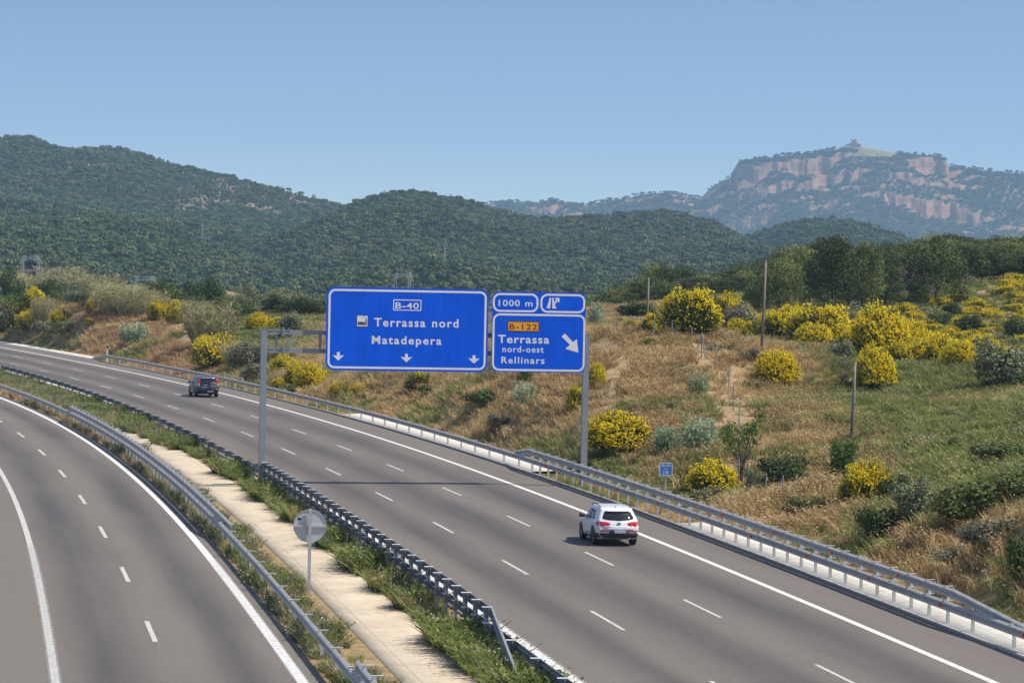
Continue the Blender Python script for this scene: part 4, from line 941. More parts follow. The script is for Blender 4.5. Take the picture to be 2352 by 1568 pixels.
def pylon_mast(x, yt, yb, seed, lb):
    # stand it on the hill where the sight line meets the slope
    d_ = ray(x, yb); Y = np.arange(760, 2600, 4.); X = d_[0] / d_[1] * Y; Zr = H + d_[2] / d_[1] * Y; g = hill_z(seed, X, Y); k = np.nonzero(Zr <= g)[0]
    Yd = float(Y[k[0]]) - 4 if len(k) else 1500.; q = at(x, yb, Yd); q[2] -= 3; t = at(x, yt, Yd); hgt = t[2] - q[2]; o = thing('power_pylon', lb, 'pylon', q, 0, 'lattice mast pylons on the hills'); r = .10
    mb = MB()
    for dx in (-1, 1):
        for dy in (-1, 1): mb.tube([q + [dx * .55, dy * .55, 0], t + [dx * .15, dy * .15, 0]], r, 4)
    n = 14
    for i in range(n):
        f0, f1 = i / n, (i + 1) / n; w0, w1 = .55 - .4 * f0, .55 - .4 * f1
        mb.tube([q + [-w0, 0, hgt * f0], q + [w1, 0, hgt * f1]], r * .7, 4)
    mb.obj('mast', M['pylon'], o, org=q)
    mb = MB()
    for f, w in ((.93, 1.1), (.84, 1.5), (.75, 1.3)): mb.tube([q + [-w, 0, hgt * f], q + [w, 0, hgt * f]], r, 4)
    mb.obj('crossarm', M['pylon'], o, org=q)
pylon_mast(1022, 566, 626, 2, 'slim pale mast pylon on the wooded slope above the signs')
pylon_mast(465, 513, 560, 1, 'faint mast pylon standing on the left hillside')
#@@PART4
# ------------------------------------------------------------------ cars
def catmull(S, n, axis):
    S = np.moveaxis(np.asarray(S, float), axis, 0); k = len(S); out = []
    for i in range(k - 1):
        p0, p1, p2, p3 = S[max(i - 1, 0)], S[i], S[i + 1], S[min(i + 2, k - 1)]
        for t in np.arange(n) / n:
            out.append(0.5 * (2 * p1 + (p2 - p0) * t + (2 * p0 - 5 * p1 + 4 * p2 - p3) * t * t + (3 * p1 - p0 - 3 * p2 + p3) * t ** 3))
    out.append(S[-1]); return np.moveaxis(np.array(out), 0, axis)
M['tyre'] = plain('tyre_rubber', (0.018, 0.018, 0.018), 0.85, 0, 0.1, 5)
M['rim'] = plain('alloy_rim', (0.32, 0.32, 0.33), 0.4, 0.5, 0.1, 5)
M['cladding'] = plain('black_plastic_cladding', (0.025, 0.025, 0.027), 0.6, 0, 0.1, 4)
M['chrome'] = plain('bright_trim', (0.75, 0.75, 0.76), 0.25, 0.6, 0.03, 4)
def paint(name, c, metal=0.0):
    m, t, b = base(name, 0.32, metal); b.inputs['Base Color'].default_value = (*c, 1); b.inputs['Coat Weight'].default_value = 0.6; b.inputs['Coat Roughness'].default_value = 0.06
    f = t.noise(7, 3); t.link(t.ramp(f, [(0.3, [x * .94 for x in c]), (0.7, c)]), b.inputs['Base Color']); return m
M['white_paint'] = paint('white_car_paint', (0.72, 0.73, 0.75)); M['grey_paint'] = paint('dark_grey_car_paint', (0.030, 0.038, 0.046), 0.3)
def glassm():
    m, t, b = base('tinted_glass', 0.14); b.inputs['Base Color'].default_value = (0.012, 0.016, 0.018, 1); b.inputs['Specular IOR Level'].default_value = 0.7; return m
M['glass'] = glassm()
def lampm(n, c):
    m, t, b = base(n, 0.15); b.inputs['Base Color'].default_value = (*c, 1); b.inputs['Coat Weight'].default_value = 0.5; return m
M['red'] = lampm('red_lens', (0.50, 0.012, 0.018)); M['clear'] = lampm('clear_lens', (0.75, 0.72, 0.72))
M['plate'] = plain('plate_white', (0.75, 0.76, 0.78), 0.4, 0, 0.03, 5); M['plate_blue'] = plain('plate_blue', (0.02, 0.08, 0.45), 0.4, 0, 0.03, 5)
def build_car(root, st, paintm, wheel_r, wheel_y, track, spec):
    S = []
    for (yl, yh, zb, ws, wm, zm, wb, zs, wr, zr) in st:
        rowp = [(0, zb), (ws * .6, zb), (ws, zb + .03), (wm, zm), (wb, zs), (wr + .05, zr - .10), (wr, zr - .035), (wr * .5, zr - .004), (0, zr)]
        S.append([(x, yl + (yh - yl) * max(0, min(1, (z - .9) / max(.05, zr - .9))), z) for x, z in rowp])
    G = catmull(catmull(S, 5, 0), 4, 1); nt, nu = G.shape[:2]
    ful = np.concatenate([G, (G * [-1, 1, 1])[:, ::-1][:, 1:]], 1); nf = ful.shape[1]        # whole ring
    mb = MB(); fs = [(i * nf + j, (i + 1) * nf + j, (i + 1) * nf + (j + 1) % nf, i * nf + (j + 1) % nf) for i in range(nt - 1) for j in range(nf)]
    mb.add(ful.reshape(-1, 3), fs)
    b0 = G[0]; K = 8
    rows = []
    for u in range(nu):
        X = b0[u, 0]; rows.append([(X * (1 - 2 * k / K), b0[u, 1] - spec['bulge'] * (1 - (1 - 2 * k / K) ** 2) * min(1, X / .6), b0[u, 2]) for k in range(K + 1)])
    rv = [p for r in rows for p in r]; mb.add(rv, [(u * (K + 1) + k, u * (K + 1) + k + 1, (u + 1) * (K + 1) + k + 1, (u + 1) * (K + 1) + k) for u in range(nu - 1) for k in range(K)])
    bf = G[-1]; mb.add([(x, y + .02, z) for x, y, z in np.concatenate([bf, (bf * [-1, 1, 1])[::-1][1:-1]])], [tuple(range(2 * nu - 2))])
    mb.obj('body', paintm, root, smooth=True)
    zc = b0[:, 2]; o_ = np.argsort(zc)
    def rear(x, z, d=0.0):
        X = np.interp(z, zc[o_], b0[o_, 0]); y = np.interp(z, zc[o_], b0[o_, 1]); f = max(-1, min(1, x / max(X, .05)))
        return (x, y - spec['bulge'] * (1 - f * f) * min(1, X / .6) - d, z)
    gy_ = G[:, 8:25, 1].ravel(); gzz = G[:, 8:25, 2].ravel(); gxx_ = G[:, 8:25, 0].ravel()
    def side(y, z, sgn, d=0.0):
        w = 1 / (((gy_ - y) ** 2 + ((gzz - z) * 1.0) ** 2) ** 2 + 1e-7); return (sgn * (float((gxx_ * w).sum() / w.sum()) + d), y, z)
    def dense(poly, n=5):
        out = []
        for a, b in zip(poly, poly[1:] + poly[:1]): out += [(a[0] + (b[0] - a[0]) * t / n, a[1] + (b[1] - a[1]) * t / n) for t in range(n)]
        return out
    def patch(fn, poly, d, nm, mat, parent, n=5):
        poly = dense(poly, n); c = (sum(p[0] for p in poly) / len(poly), sum(p[1] for p in poly) / len(poly)); k = len(poly); rings = []
        vs = []
        for f, dd in ((1.0, -.02), (1.0, d), (.66, d), (.33, d)): vs += [fn(c[0] + (a - c[0]) * f, c[1] + (b - c[1]) * f, dd) for a, b in poly]
        vs.append(fn(c[0], c[1], d)); fs = []
        for r_ in range(3): fs += [(r_ * k + i, r_ * k + (i + 1) % k, (r_ + 1) * k + (i + 1) % k, (r_ + 1) * k + i) for i in range(k)]
        fs += [(3 * k + i, 3 * k + (i + 1) % k, 4 * k) for i in range(k)]
        m_ = MB(); m_.add(vs, fs); return m_.obj(nm, mat, parent, smooth=True)
    for nm, poly, d, mat in spec['rear']: patch(rear, poly, d, nm, M[mat] if isinstance(mat, str) else mat, root)
    for sgn in (-1, 1):
        fn = lambda y, z, d, s=sgn: side(y, z, s, d)
        for nm, poly, d, mat, kids in spec['side']:
            p_ = patch(fn, poly, d, nm, M[mat] if isinstance(mat, str) else mat, root)
            for n2, pl2, d2, m2 in kids: patch(fn, pl2, d2, n2, M[m2] if isinstance(m2, str) else m2, p_)
        for wy in wheel_y:                          # arches and wheels
            arc_ = [(wy + (wheel_r + .13) * math.cos(t), wheel_r + (wheel_r + .13) * math.sin(t)) for t in np.linspace(-.25, math.pi + .25, 22)]
            patch(fn, arc_, .012, 'wheel_arch', M['cladding'], root, 1)
            wroot = bpy.data.objects.new('wheel', None); COL.objects.link(wroot); wroot.parent = root; wroot.location = (sgn * track, wy, wheel_r)
            m_ = MB(); pr = [(-.11, .72), (-.115, .93), (-.09, 1.0), (.09, 1.0), (.115, .93), (.11, .72)]; N_ = 28; k = len(pr)
            vs = [(a, wheel_r * r_ * math.cos(t), wheel_r * r_ * math.sin(t)) for t in np.linspace(0, 2 * math.pi, N_ + 1)[:-1] for a, r_ in pr]
            m_.add(vs, [(i * k + j, ((i + 1) % N_) * k + j, ((i + 1) % N_) * k + j + 1, i * k + j + 1) for i in range(N_) for j in range(k - 1)] + [(i * k + k - 1, ((i + 1) % N_) * k + k - 1, ((i + 1) % N_) * k, i * k) for i in range(N_)])
            m_.obj('tyre', M['tyre'], wroot, smooth=False)
            m_ = MB(); rr = wheel_r * .72; rg = [(sgn * .085, rr * math.cos(t), rr * math.sin(t)) for t in np.linspace(0, 2 * math.pi, 25)[:-1]]; rg2 = [(sgn * .085, rr * .88 * math.cos(t), rr * .88 * math.sin(t)) for t in np.linspace(0, 2 * math.pi, 25)[:-1]]
            m_.add(rg + rg2, [(i, (i + 1) % 24, 24 + (i + 1) % 24, 24 + i) for i in range(24)])
            for s5 in range(5):
                t = s5 * 2 * math.pi / 5; u_ = np.array([0, math.cos(t), math.sin(t)]); v_ = np.array([0, -math.sin(t), math.cos(t)]); e = np.array([sgn * .088, 0, 0])
                m_.add([e + v_ * .035, e - v_ * .035, e + u_ * rr * .9 - v_ * .055, e + u_ * rr * .9 + v_ * .055], [(0, 1, 2, 3)])
            m_.obj('rim', M['rim'], wroot)
            m_ = MB(); m_.add([(-sgn * .02 + sgn * .06, rr * .88 * math.cos(t), rr * .88 * math.sin(t)) for t in np.linspace(0, 2 * math.pi, 25)[:-1]], [tuple(range(24))]); m_.obj('brake_disc', M['cladding'], wroot)
        y0, z0 = spec['mirror']; sx = side(y0, z0 - .05, 1)[0]
        m_ = MB(); bmv = rand_unit(60)
        import bmesh
        bm = bmesh.new()
        for p in bmv: bm.verts.new((sgn * (sx + .16) + p[0] * .13, y0 + p[1] * .09, z0 + p[2] * .10))
        bm.verts.new((sgn * sx, y0 + .03, z0 - .07)); bm.verts.new((sgn * sx, y0 - .02, z0 - .03))
        bmesh.ops.convex_hull(bm, input=bm.verts); me_ = bpy.data.meshes.new('mirror'); bm.to_mesh(me_); bm.free(); me_.materials.append(M[spec['mirror_mat']]); put('mirror', me_, root)
        ry = spec['rail']; m_ = MB(); pts = []
        for t in np.linspace(0, 1, 12):
            y = ry[0] + (ry[1] - ry[0]) * t; a = np.interp(y, G[:, 24, 1], G[:, 24, 0]); z = np.interp(y, G[:, 24, 1], G[:, 24, 2]); pts.append((sgn * (a - .005), y, z + .02 + .05 * math.sin(math.pi * min(1, max(0, t))) ** .4))
        m_.tube(pts, .022, 6); m_.obj('roof_rail', M[spec['rail_mat']], root)
    return rear, side, G
def rear_text(rear, s, x0, x1, z0, z1, d, mat, nm, parent, bold=.01):
    m_ = MB(); text_into(m_, s, x0, x1, z0, z1, rear, d, bold, 1.05); return m_.obj(nm, mat, parent)
def rear_rect(rear, x0, x1, z0, z1, d, mat, nm, parent):
    m_ = MB(); vs = [rear(x, z, dd) for dd in (d, d - .02) for x, z in ((x0, z0), (x1, z0), (x1, z1), (x0, z1))]
    m_.add(vs, [(0, 1, 2, 3), (0, 4, 5, 1), (1, 5, 6, 2), (2, 6, 7, 3), (3, 7, 4, 0)]); return m_.obj(nm, mat, parent)
# white SUV
STW = [(.05, .50, .44, .66, .80, .74, .81, 1.04, .57, 1.50), (.16, .60, .36, .76, .875, .74, .855, 1.06, .625, 1.56), (.45, .82, .28, .82, .915, .74, .885, 1.08, .655, 1.61),
       (1.1, 1.25, .25, .85, .928, .72, .90, 1.06, .675, 1.635), (1.9, 1.95, .24, .86, .925, .70, .90, 1.02, .68, 1.64), (2.6, 2.45, .24, .86, .92, .70, .895, .99, .65, 1.59),
       (3.2, 3.0, .25, .85, .92, .70, .87, .96, .66, 1.22), (3.5, 3.5, .27, .83, .925, .70, .83, .92, .62, 1.04), (4.1, 4.1, .30, .78, .89, .66, .78, .84, .55, .95), (4.40, 4.36, .38, .62, .74, .58, .66, .72, .45, .76)]
ra = onz(1410, 1250); s_ = float(RX(ra[1])[1]); car_rz = math.atan(-s_) + 0.0; CS = 0.955
car = thing('white_suv', 'white SUV driving away in the right lane past the kilometre sign', 'car', (0, 0, 0), car_rz); car.scale = (CS,) * 3
fwd = np.array([s_, 1]) / math.hypot(s_, 1); car.location = (ra[0] - fwd[0] * .95 * CS, ra[1] - fwd[1] * .95 * CS, 0.0)
specW = dict(bulge=.10, mirror=(2.95, 1.10), mirror_mat='cladding', rail=(.75, 2.5), rail_mat='cladding',
  rear=[('rear_window', [(-.64, 1.14), (-.44, 1.105), (0, 1.08), (.44, 1.105), (.64, 1.14), (.67, 1.20), (.56, 1.42), (.46, 1.45), (-.46, 1.45), (-.56, 1.42), (-.67, 1.20)], .012, 'glass'),
        ('tail_light', [(-.80, 1.05), (-.80, .90), (-.70, .84), (-.40, .89), (-.36, .98), (-.55, 1.03)], .014, 'red'), ('tail_light', [(.80, 1.05), (.80, .90), (.70, .84), (.40, .89), (.36, .98), (.55, 1.03)], .014, 'red'),
        ('tailgate', [(-.62, .72), (.62, .72), (.66, .80), (.62, .86), (-.62, .86), (-.66, .80)], .030, 'white_paint'),
        ('bumper_cladding', [(-.66, .36), (.66, .36), (.80, .48), (.80, .56), (.44, .56), (.36, .68), (-.36, .68), (-.44, .56), (-.80, .56), (-.80, .48)], .045, 'cladding'),
        ('rear_reflector', [(-.80, .63), (-.40, .65), (-.38, .69), (-.80, .68)], .03, 'red'), ('rear_reflector', [(.80, .63), (.40, .65), (.38, .69), (.80, .68)], .03, 'red'),
        ('spoiler', [(-.52, 1.455), (.52, 1.455), (.50, 1.49), (-.50, 1.49)], .10, 'white_paint')],
  side=[('door', [(1.62, .42), (1.62, 1.04), (2.62, 1.0), (2.78, .80), (2.66, .42)], .008, 'white_paint', [('door_handle', [(1.72, .92), (1.98, .91), (1.98, .885), (1.72, .895)], .035, 'white_paint'), ('side_window', [(1.66, 1.07), (1.68, 1.47), (2.22, 1.46), (2.72, 1.10), (2.70, 1.04)], .014, 'glass')]),
        ('door', [(.98, .80), (.88, 1.04), (1.58, 1.04), (1.58, .42), (1.30, .42)], .008, 'white_paint', [('door_handle', [(.98, .95), (1.22, .94), (1.22, .915), (.98, .925)], .035, 'white_paint'), ('side_window', [(.86, 1.10), (1.08, 1.44), (1.62, 1.47), (1.60, 1.07)], .014, 'glass')]),
        ('sill_cladding', [(1.36, .26), (1.36, .36), (2.86, .36), (2.86, .26)], .012, 'cladding', []), ('light_wrap', [(.10, .88), (.14, 1.05), (.44, 1.01), (.42, .92)], .014, 'red', []), ('corner_cladding', [(.14, .36), (.14, .56), (.50, .54), (.52, .36)], .014, 'cladding', [])])
rear, side, G_ = build_car(car, STW, M['white_paint'], .345, (.95, 3.53), .80, specW)
pp = rear_rect(rear, -.24, .26, .575, .685, .07, M['plate'], 'number_plate', car); rear_rect(rear, -.24, -.20, .576, .684, .074, M['plate_blue'], 'country_band', pp)
rear_text(rear, '0082 JFY', -.18, .25, .60, .665, .076, M['black'], 'lettering', pp, .012)
bd = MB(); bd.add([rear(.0 + .085 * math.cos(t), .965 + .043 * math.sin(t), .03) for t in np.linspace(0, 2 * math.pi, 25)[:-1]], [tuple(range(24))]); bo = bd.obj('badge', M['black'], car)
rear_text(rear, 'KIA', -.05, .05, .95, .98, .034, M['chrome'], 'lettering', bo, .01)
rear_rect(rear, .46, .58, .865, .882, .045, M['chrome'], 'trim_lettering', car); rear_rect(rear, -.58, -.34, .835, .85, .045, M['chrome'], 'trim_lettering', car)
m_ = MB(); m_.tube([rear(.02, 1.10, .035), rear(.20, 1.14, .035), rear(.42, 1.165, .03)], .012); m_.obj('wiper', M['black'], car)
m_ = MB(); m_.add([(-.03, .75, 1.60), (.03, .75, 1.60), (0, .62, 1.61), (0, .66, 1.70)], [(0, 1, 3), (1, 2, 3), (2, 0, 3)]); m_.obj('antenna', M['white_paint'], car)
m_ = MB(); m_.tube([(.45, -.02, .34), (.45, .3, .34)], .035); m_.obj('exhaust', M['chrome'], car)
m_ = MB(); m_.box((0, 2.1, .34), (1.35, 3.2, .14)); m_.obj('underbody', M['cladding'], car)
# dark SUV with the spare wheel on the tailgate
STD = [(.06, .30, .42, .70, .83, .74, .84, 1.06, .63, 1.58), (.16, .40, .36, .78, .88, .74, .865, 1.08, .66, 1.63), (.45, .62, .28, .82, .905, .74, .885, 1.08, .675, 1.66),
       (1.1, 1.15, .25, .85, .91, .72, .89, 1.06, .68, 1.675), (1.9, 1.95, .24, .86, .91, .70, .89, 1.04, .68, 1.675), (2.6, 2.5, .24, .86, .905, .70, .885, 1.02, .66, 1.62),
       (3.3, 3.1, .25, .85, .905, .70, .86, .99, .66, 1.25), (3.6, 3.6, .27, .83, .90, .70, .82, .95, .62, 1.08), (4.1, 4.1, .30, .78, .87, .66, .77, .88, .55, .99), (4.45, 4.42, .38, .62, .74, .58, .66, .74, .45, .78)]
rb = onz(473.5, 911.5); s_ = float(RX(rb[1])[1]); c2 = thing('dark_grey_suv', 'dark grey SUV with a covered spare wheel on its tailgate, far up the right lane', 'car', (0, 0, 0), math.atan(-s_)); c2.scale = (1.0,) * 3
fwd = np.array([s_, 1]) / math.hypot(s_, 1); c2.location = (rb[0] - fwd[0] * .95, rb[1] - fwd[1] * .95, 0)
lamp = lambda e: [(e * .83, .88), (e * .84, 1.06), (e * .70, 1.54), (e * .60, 1.54), (e * .64, 1.30), (e * .69, 1.06), (e * .70, .88)]
specD = dict(bulge=.06, mirror=(3.0, 1.12), mirror_mat='grey_paint', rail=(.6, 2.5), rail_mat='chrome',
  rear=[('rear_window', [(-.62, 1.10), (.62, 1.10), (.60, 1.30), (.555, 1.50), (-.555, 1.50), (-.60, 1.30)], .012, 'glass'),
        ('tail_light', lamp(-1), .02, 'red'), ('tail_light', lamp(1), .02, 'red'),
        ('bumper_cladding', [(-.74, .40), (.74, .40), (.82, .50), (.80, .56), (-.80, .56), (-.82, .50)], .035, 'cladding'),
        ('bumper', [(-.80, .57), (.80, .57), (.82, .64), (.80, .70), (-.80, .70), (-.82, .64)], .05, 'grey_paint'),
        ('trim_strip', [(-.60, .80), (.20, .80), (.20, .83), (-.60, .83)], .02, 'chrome'),
        ('spoiler', [(-.58, 1.53), (.58, 1.53), (.56, 1.57), (-.56, 1.57)], .09, 'chrome')],
  side=[('door', [(1.62, .42), (1.62, 1.06), (2.62, 1.02), (2.78, .80), (2.66, .42)], .008, 'grey_paint', [('door_handle', [(1.72, .94), (1.98, .93), (1.98, .905), (1.72, .915)], .035, 'grey_paint'), ('side_window', [(1.66, 1.09), (1.68, 1.52), (2.22, 1.50), (2.74, 1.12), (2.70, 1.06)], .014, 'glass')]),
        ('door', [(.98, .80), (.88, 1.06), (1.58, 1.06), (1.58, .42), (1.30, .42)], .008, 'grey_paint', [('side_window', [(.80, 1.12), (.92, 1.50), (1.62, 1.52), (1.60, 1.09)], .014, 'glass')])])
rear, side, G_ = build_car(c2, STD, M['grey_paint'], .345, (.95, 3.57), .79, specD)
M['cover'] = plain('spare_wheel_cover', (0.085, 0.09, 0.10), 0.45, 0, 0.06, 4)
m_ = MB(); pr = [(0.02, 0.33), (.0, .345), (-.16, .35), (-.20, .32), (-.215, .2), (-.22, 0.0)]; N_ = 32; k = len(pr)
m_.add([(.36 + r_ * math.cos(t), .04 + a, .90 + r_ * math.sin(t)) for t in np.linspace(0, 2 * math.pi, N_ + 1)[:-1] for a, r_ in pr], [(i * k + j, ((i + 1) % N_) * k + j, ((i + 1) % N_) * k + j + 1, i * k + j + 1) for i in range(N_) for j in range(k - 1)])
sw = m_.obj('spare_wheel_cover', M['cover'], c2, smooth=True)
m_ = MB(); m_.box((.36, -.175, .915), (.40, .012, .03)); m_.obj('cover_badge', M['chrome'], sw)
for e, z in ((-1, 1.02), (1, 1.02), (-1, .90), (1, .90)):
    m_ = MB(); m_.add([rear(e * a, z + b, .032) for a, b in ((.71, 0), (.82, 0), (.82, .04), (.71, .04))], [(0, 1, 2, 3)]); m_.obj('lamp_lens', M['clear'], c2)
pp = rear_rect(rear, -.08, .42, .44, .55, .075, M['plate'], 'number_plate', c2)
m_ = MB(); m_.add([rear(-.22 + a, .985 + b, .03) for a, b in ((-.13, 0), (-.04, -.03), (.04, -.03), (.13, 0), (.13, .025), (.04, 0), (-.04, 0), (-.13, .025))], [(0, 1, 6, 7), (1, 2, 5, 6), (2, 3, 4, 5)]); m_.obj('handle', M['chrome'], c2)
m_ = MB(); m_.box((.55, -.04, .66), (.5, .03, .05)); m_.obj('modelled_bumper_reflection', M['chrome'], c2)  # bright bar added on the bumper to imitate a reflection
m_ = MB(); m_.box((0, 2.1, .34), (1.35, 3.2, .14)); m_.obj('underbody', M['cladding'], c2)
#@@PART5
# ------------------------------------------------------------------ plants
M['broom_green'] = leafy('broom_stems', (0.060, 0.088, 0.026), (0.165, 0.195, 0.060), 1.4, 0.1, 0.3)
M['broom_yellow'] = leafy('broom_flowers', (0.88, 0.66, 0.012), (0.95, 0.82, 0.03), 2.5, 0.5, 0.2)
M['leaf_dark'] = leafy('dark_evergreen_leaves', (0.042, 0.075, 0.022), (0.150, 0.190, 0.058), 1.1, 0.15, 0.4)
M['leaf_bright'] = leafy('bright_green_leaves', (0.059, 0.119, 0.022), (0.175, 0.259, 0.059), 1.2, 0.25, 0.3)
M['leaf_olive'] = leafy('olive_leaves', (0.100, 0.125, 0.062), (0.300, 0.320, 0.180), 1.2, 0.15, 0.3)
M['leaf_grey'] = leafy('grey_green_scrub', (0.140, 0.138, 0.088), (0.340, 0.325, 0.210), 1.2, 0.15, 0.3)
M['leaf_rosemary'] = leafy('olive_green_scrub', (0.066, 0.094, 0.028), (0.210, 0.235, 0.075), 1.2, 0.15, 0.4)
M['pine'] = leafy('pine_needles', (0.062, 0.086, 0.026), (0.260, 0.290, 0.092), 0.5, 0.15, 0.7)
M['dead'] = leafy('dead_twigs', (0.156, 0.111, 0.098), (0.351, 0.260, 0.227), 1.5, 0.05, 0.2)
M['reed_dry'] = leafy('dry_reeds', (0.24, 0.225, 0.10), (0.56, 0.53, 0.30), 1.6, 0.2, 0.3)
M['reed_green'] = leafy('reed_leaves', (0.17, 0.23, 0.12), (0.46, 0.54, 0.36), 1.4, 0.25, 0.3)
M['grass_dry'] = leafy('dry_grass', (0.340, 0.239, 0.111), (0.766, 0.575, 0.298), 0.30, 0.25, 0.6)
M['grass_red'] = leafy('reddish_dry_grass', (0.342, 0.194, 0.099), (0.720, 0.450, 0.252), 0.35, 0.25, 0.5)
M['grass_green'] = leafy('green_grass', (0.139, 0.184, 0.049), (0.448, 0.459, 0.168), 0.30, 0.3, 0.6)
M['grass_lush'] = leafy('lush_weeds', (0.120, 0.165, 0.040), (0.340, 0.375, 0.110), 0.5, 0.3, 0.6)
M['flower_white'] = plain('pale_flower_heads', (0.42, 0.37, 0.38), 0.9, 0, 0.2, 8)
M['flower_red'] = leafy('amber_weeds', (0.300, 0.173, 0.045), (0.540, 0.300, 0.090), 0.7, 0.2, 0.4)
def join(parts):
    V, Q, I = [], [], []; o = 0
    for v, q, m in parts: V.append(v); Q.append(np.asarray(q) + o); I.append(np.full(len(q), m)); o += len(v)
    return np.concatenate(V), np.concatenate(Q), np.concatenate(I)
def blades(base_, tip, w, bend=None, seg=1):
    """thin tapering strips as quads (base_ and tip: n x 3)"""
    n = len(base_); d = tip - base_; sd = np.cross(d, rand_unit(n)); sd /= np.linalg.norm(sd, axis=1)[:, None] + 1e-9; w = np.asarray(w).reshape(-1, 1)
    if seg == 1:
        V = np.stack([base_ - sd * w, base_ + sd * w, tip + sd * w * .35, tip - sd * w * .35], 1).reshape(-1, 3); return V, np.arange(4 * n).reshape(n, 4)
    mid = (base_ + tip) / 2 + bend
    V = np.stack([base_ - sd * w, base_ + sd * w, mid + sd * w * .8, mid - sd * w * .8, tip + sd * w * .15, tip - sd * w * .15], 1).reshape(-1, 3)
    i = np.arange(n)[:, None] * 6; return V, np.concatenate([i + [[0, 1, 2, 3]], i + [[3, 2, 4, 5]]])
# --- grasses (stuff) -------------------------------------------------------------------------------------------
def tuft(n, h, spread, w, lean, mats, heads=0, hw=.03):
    a = rng.random(n) * 6.28; r = spread * np.sqrt(rng.random(n)); b = np.c_[r * np.cos(a), r * np.sin(a), np.full(n, -.05)]
    hh = h * (.55 + .5 * rng.random(n)); a2 = a + rng.normal(size=n) * .8; ln = lean * hh * (.3 + rng.random(n))
    t = b + np.c_[ln * np.cos(a2), ln * np.sin(a2), hh]; bend = np.c_[-.15 * ln * np.cos(a2), -.15 * ln * np.sin(a2), .10 * hh]
    parts = [(*blades(b, t, w * (.6 + .8 * rng.random(n)), bend, 2), 0)]
    if heads:
        k = rng.choice(n, heads); parts.append((*cards(t[k] + .02 * rand_unit(heads), rand_unit(heads), hw * (.6 + .8 * rng.random(heads)), .8), 1))
    V, Q, I = join(parts); return np_mesh('grass_form', V, Q, mats, I)
GF = [tuft(46, .60, .34, .014, .55, [M['grass_dry'], M['grass_dry']], 26, .030), tuft(40, .75, .30, .013, .50, [M['grass_dry'], M['grass_dry']], 24, .034),
      tuft(46, .62, .34, .014, .55, [M['grass_red'], M['grass_red']], 30, .032), tuft(50, .50, .36, .016, .6, [M['grass_green'], M['grass_green']], 12, .026),
      tuft(44, .72, .30, .016, .55, [M['grass_green'], M['grass_dry']], 22, .030), tuft(60, .42, .40, .020, .7, [M['grass_lush'], M['grass_lush']], 20, .030)]
x = rng.uniform(-75, 92, 256000); y = 78 + (430 - 78) * rng.random(256000)
px, py = pxof(np.c_[x, y, ghz(x, y)]); o_ = roff(x, y)
keep = (rng.random(len(x)) < .85) & (px > -350) & (px < 3300) & (o_ > 3.0) & (rng.random(len(x)) < np.clip(1.25 - (y - 90) / 420, .25, 1))
for z0, z1, w in ((50, 141, 1.95), (172, 232, 1.75), (338, 420, 1.55)): keep &= ~((y > z0) & (y < z1) & (o_ < 2.8 + w))
i_ = np.clip((x - GX[0]).round().astype(int), 0, len(GX) - 1); j_ = np.clip((y - GY[0]).round().astype(int), 0, len(GY) - 1)
keep &= rng.random(len(x)) > earth[j_, i_] * 0.92
x, y, px, py, o_, i_, j_ = [a[keep] for a in (x, y, px, py, o_, i_, j_)]
gn_ = fbm(x / 9, y / 14, 4, 31); gr_ = green[j_, i_] * 0.95 + gn_ * .85 + .30 * (o_ < 7); rd_ = red[j_, i_]; u = rng.random(len(x))
pick = np.where(gr_ > .62, np.where(u < .25, 5, np.where(u < .6, 3, 4)), np.where(gr_ > .28, np.where(u < .5, 4, np.where(u < .7, 3, 1)), np.where(rng.random(len(x)) < rd_ * .8, 2, np.where(u < .5, 0, 1))))
sc_ = (.65 + .7 * rng.random(len(x))) * np.clip(.95 + .5 * fbm(x / 5, y / 6, 3, 33), .45, 1.7) * np.where(o_ < 5.5, .6, 1.0)
scatter('grass', np.c_[x, y, ghz(x, y) - .02], rng.random(len(x)) * 6.28, np.c_[sc_ * 1.3, sc_ * 1.3, sc_ * .72], pick, GF)
print('grass', len(x))
# --- low scrub on the hillside, too many and too merged to count
def scrub_form(mats, n=170, s=.055, head=0):
    bl = [(0, 0, .25, .5, .5, .32)] + [(.3 * math.cos(a), .3 * math.sin(a), .2 + .2 * rng.random(), .3, .3, .25) for a in rng.random(5) * 6.28]
    V, q = blob_cards(bl, n, s, .5, .8, .6); return np_mesh('scrub_form', V, q, mats)
SF = [scrub_form([M['leaf_grey']]), scrub_form([M['leaf_rosemary']]), scrub_form([M['leaf_dark']]), scrub_form([M['reed_dry']], 140, .05)]
x = rng.uniform(-70, 75, 9000); y = rng.uniform(90, 410, 9000); px, py = pxof(np.c_[x, y, ghz(x, y)]); o_ = roff(x, y); nz_ = fbm(x / 7, y / 9, 3, 61)
keep = (px > -200) & (px < 2500) & (o_ > 7) & (nz_ > .08) & (rng.random(len(x)) < .50)
far = (x > 18 + 0 * y) & (y > 248) & (px > 1880) & (rng.random(len(x)) < .9); keep |= far & (px < 2500)
i_ = np.clip((x - GX[0]).round().astype(int), 0, len(GX) - 1); j_ = np.clip((y - GY[0]).round().astype(int), 0, len(GY) - 1); keep &= rng.random(len(x)) > earth[j_, i_] * 1.6
x, y, far, px = x[keep], y[keep], far[keep], px[keep]; u = rng.random(len(x))
pick = np.where(far, np.where(u < .45, 0, np.where(u < .85, 1, 2)), np.where(px < 1300, np.where(u < .55, 3, np.where(u < .85, 0, 1)), np.where(u < .35, 0, np.where(u < .75, 1, np.where(u < .85, 2, 3)))))
s = (.55 + .8 * rng.random(len(x))) * np.where(far, 1.35, 1)
scatter('scrub', np.c_[x, y, ghz(x, y) - .05], rng.random(len(x)) * 6.28, np.c_[s * 1.2, s * 1.2, s], pick, SF)
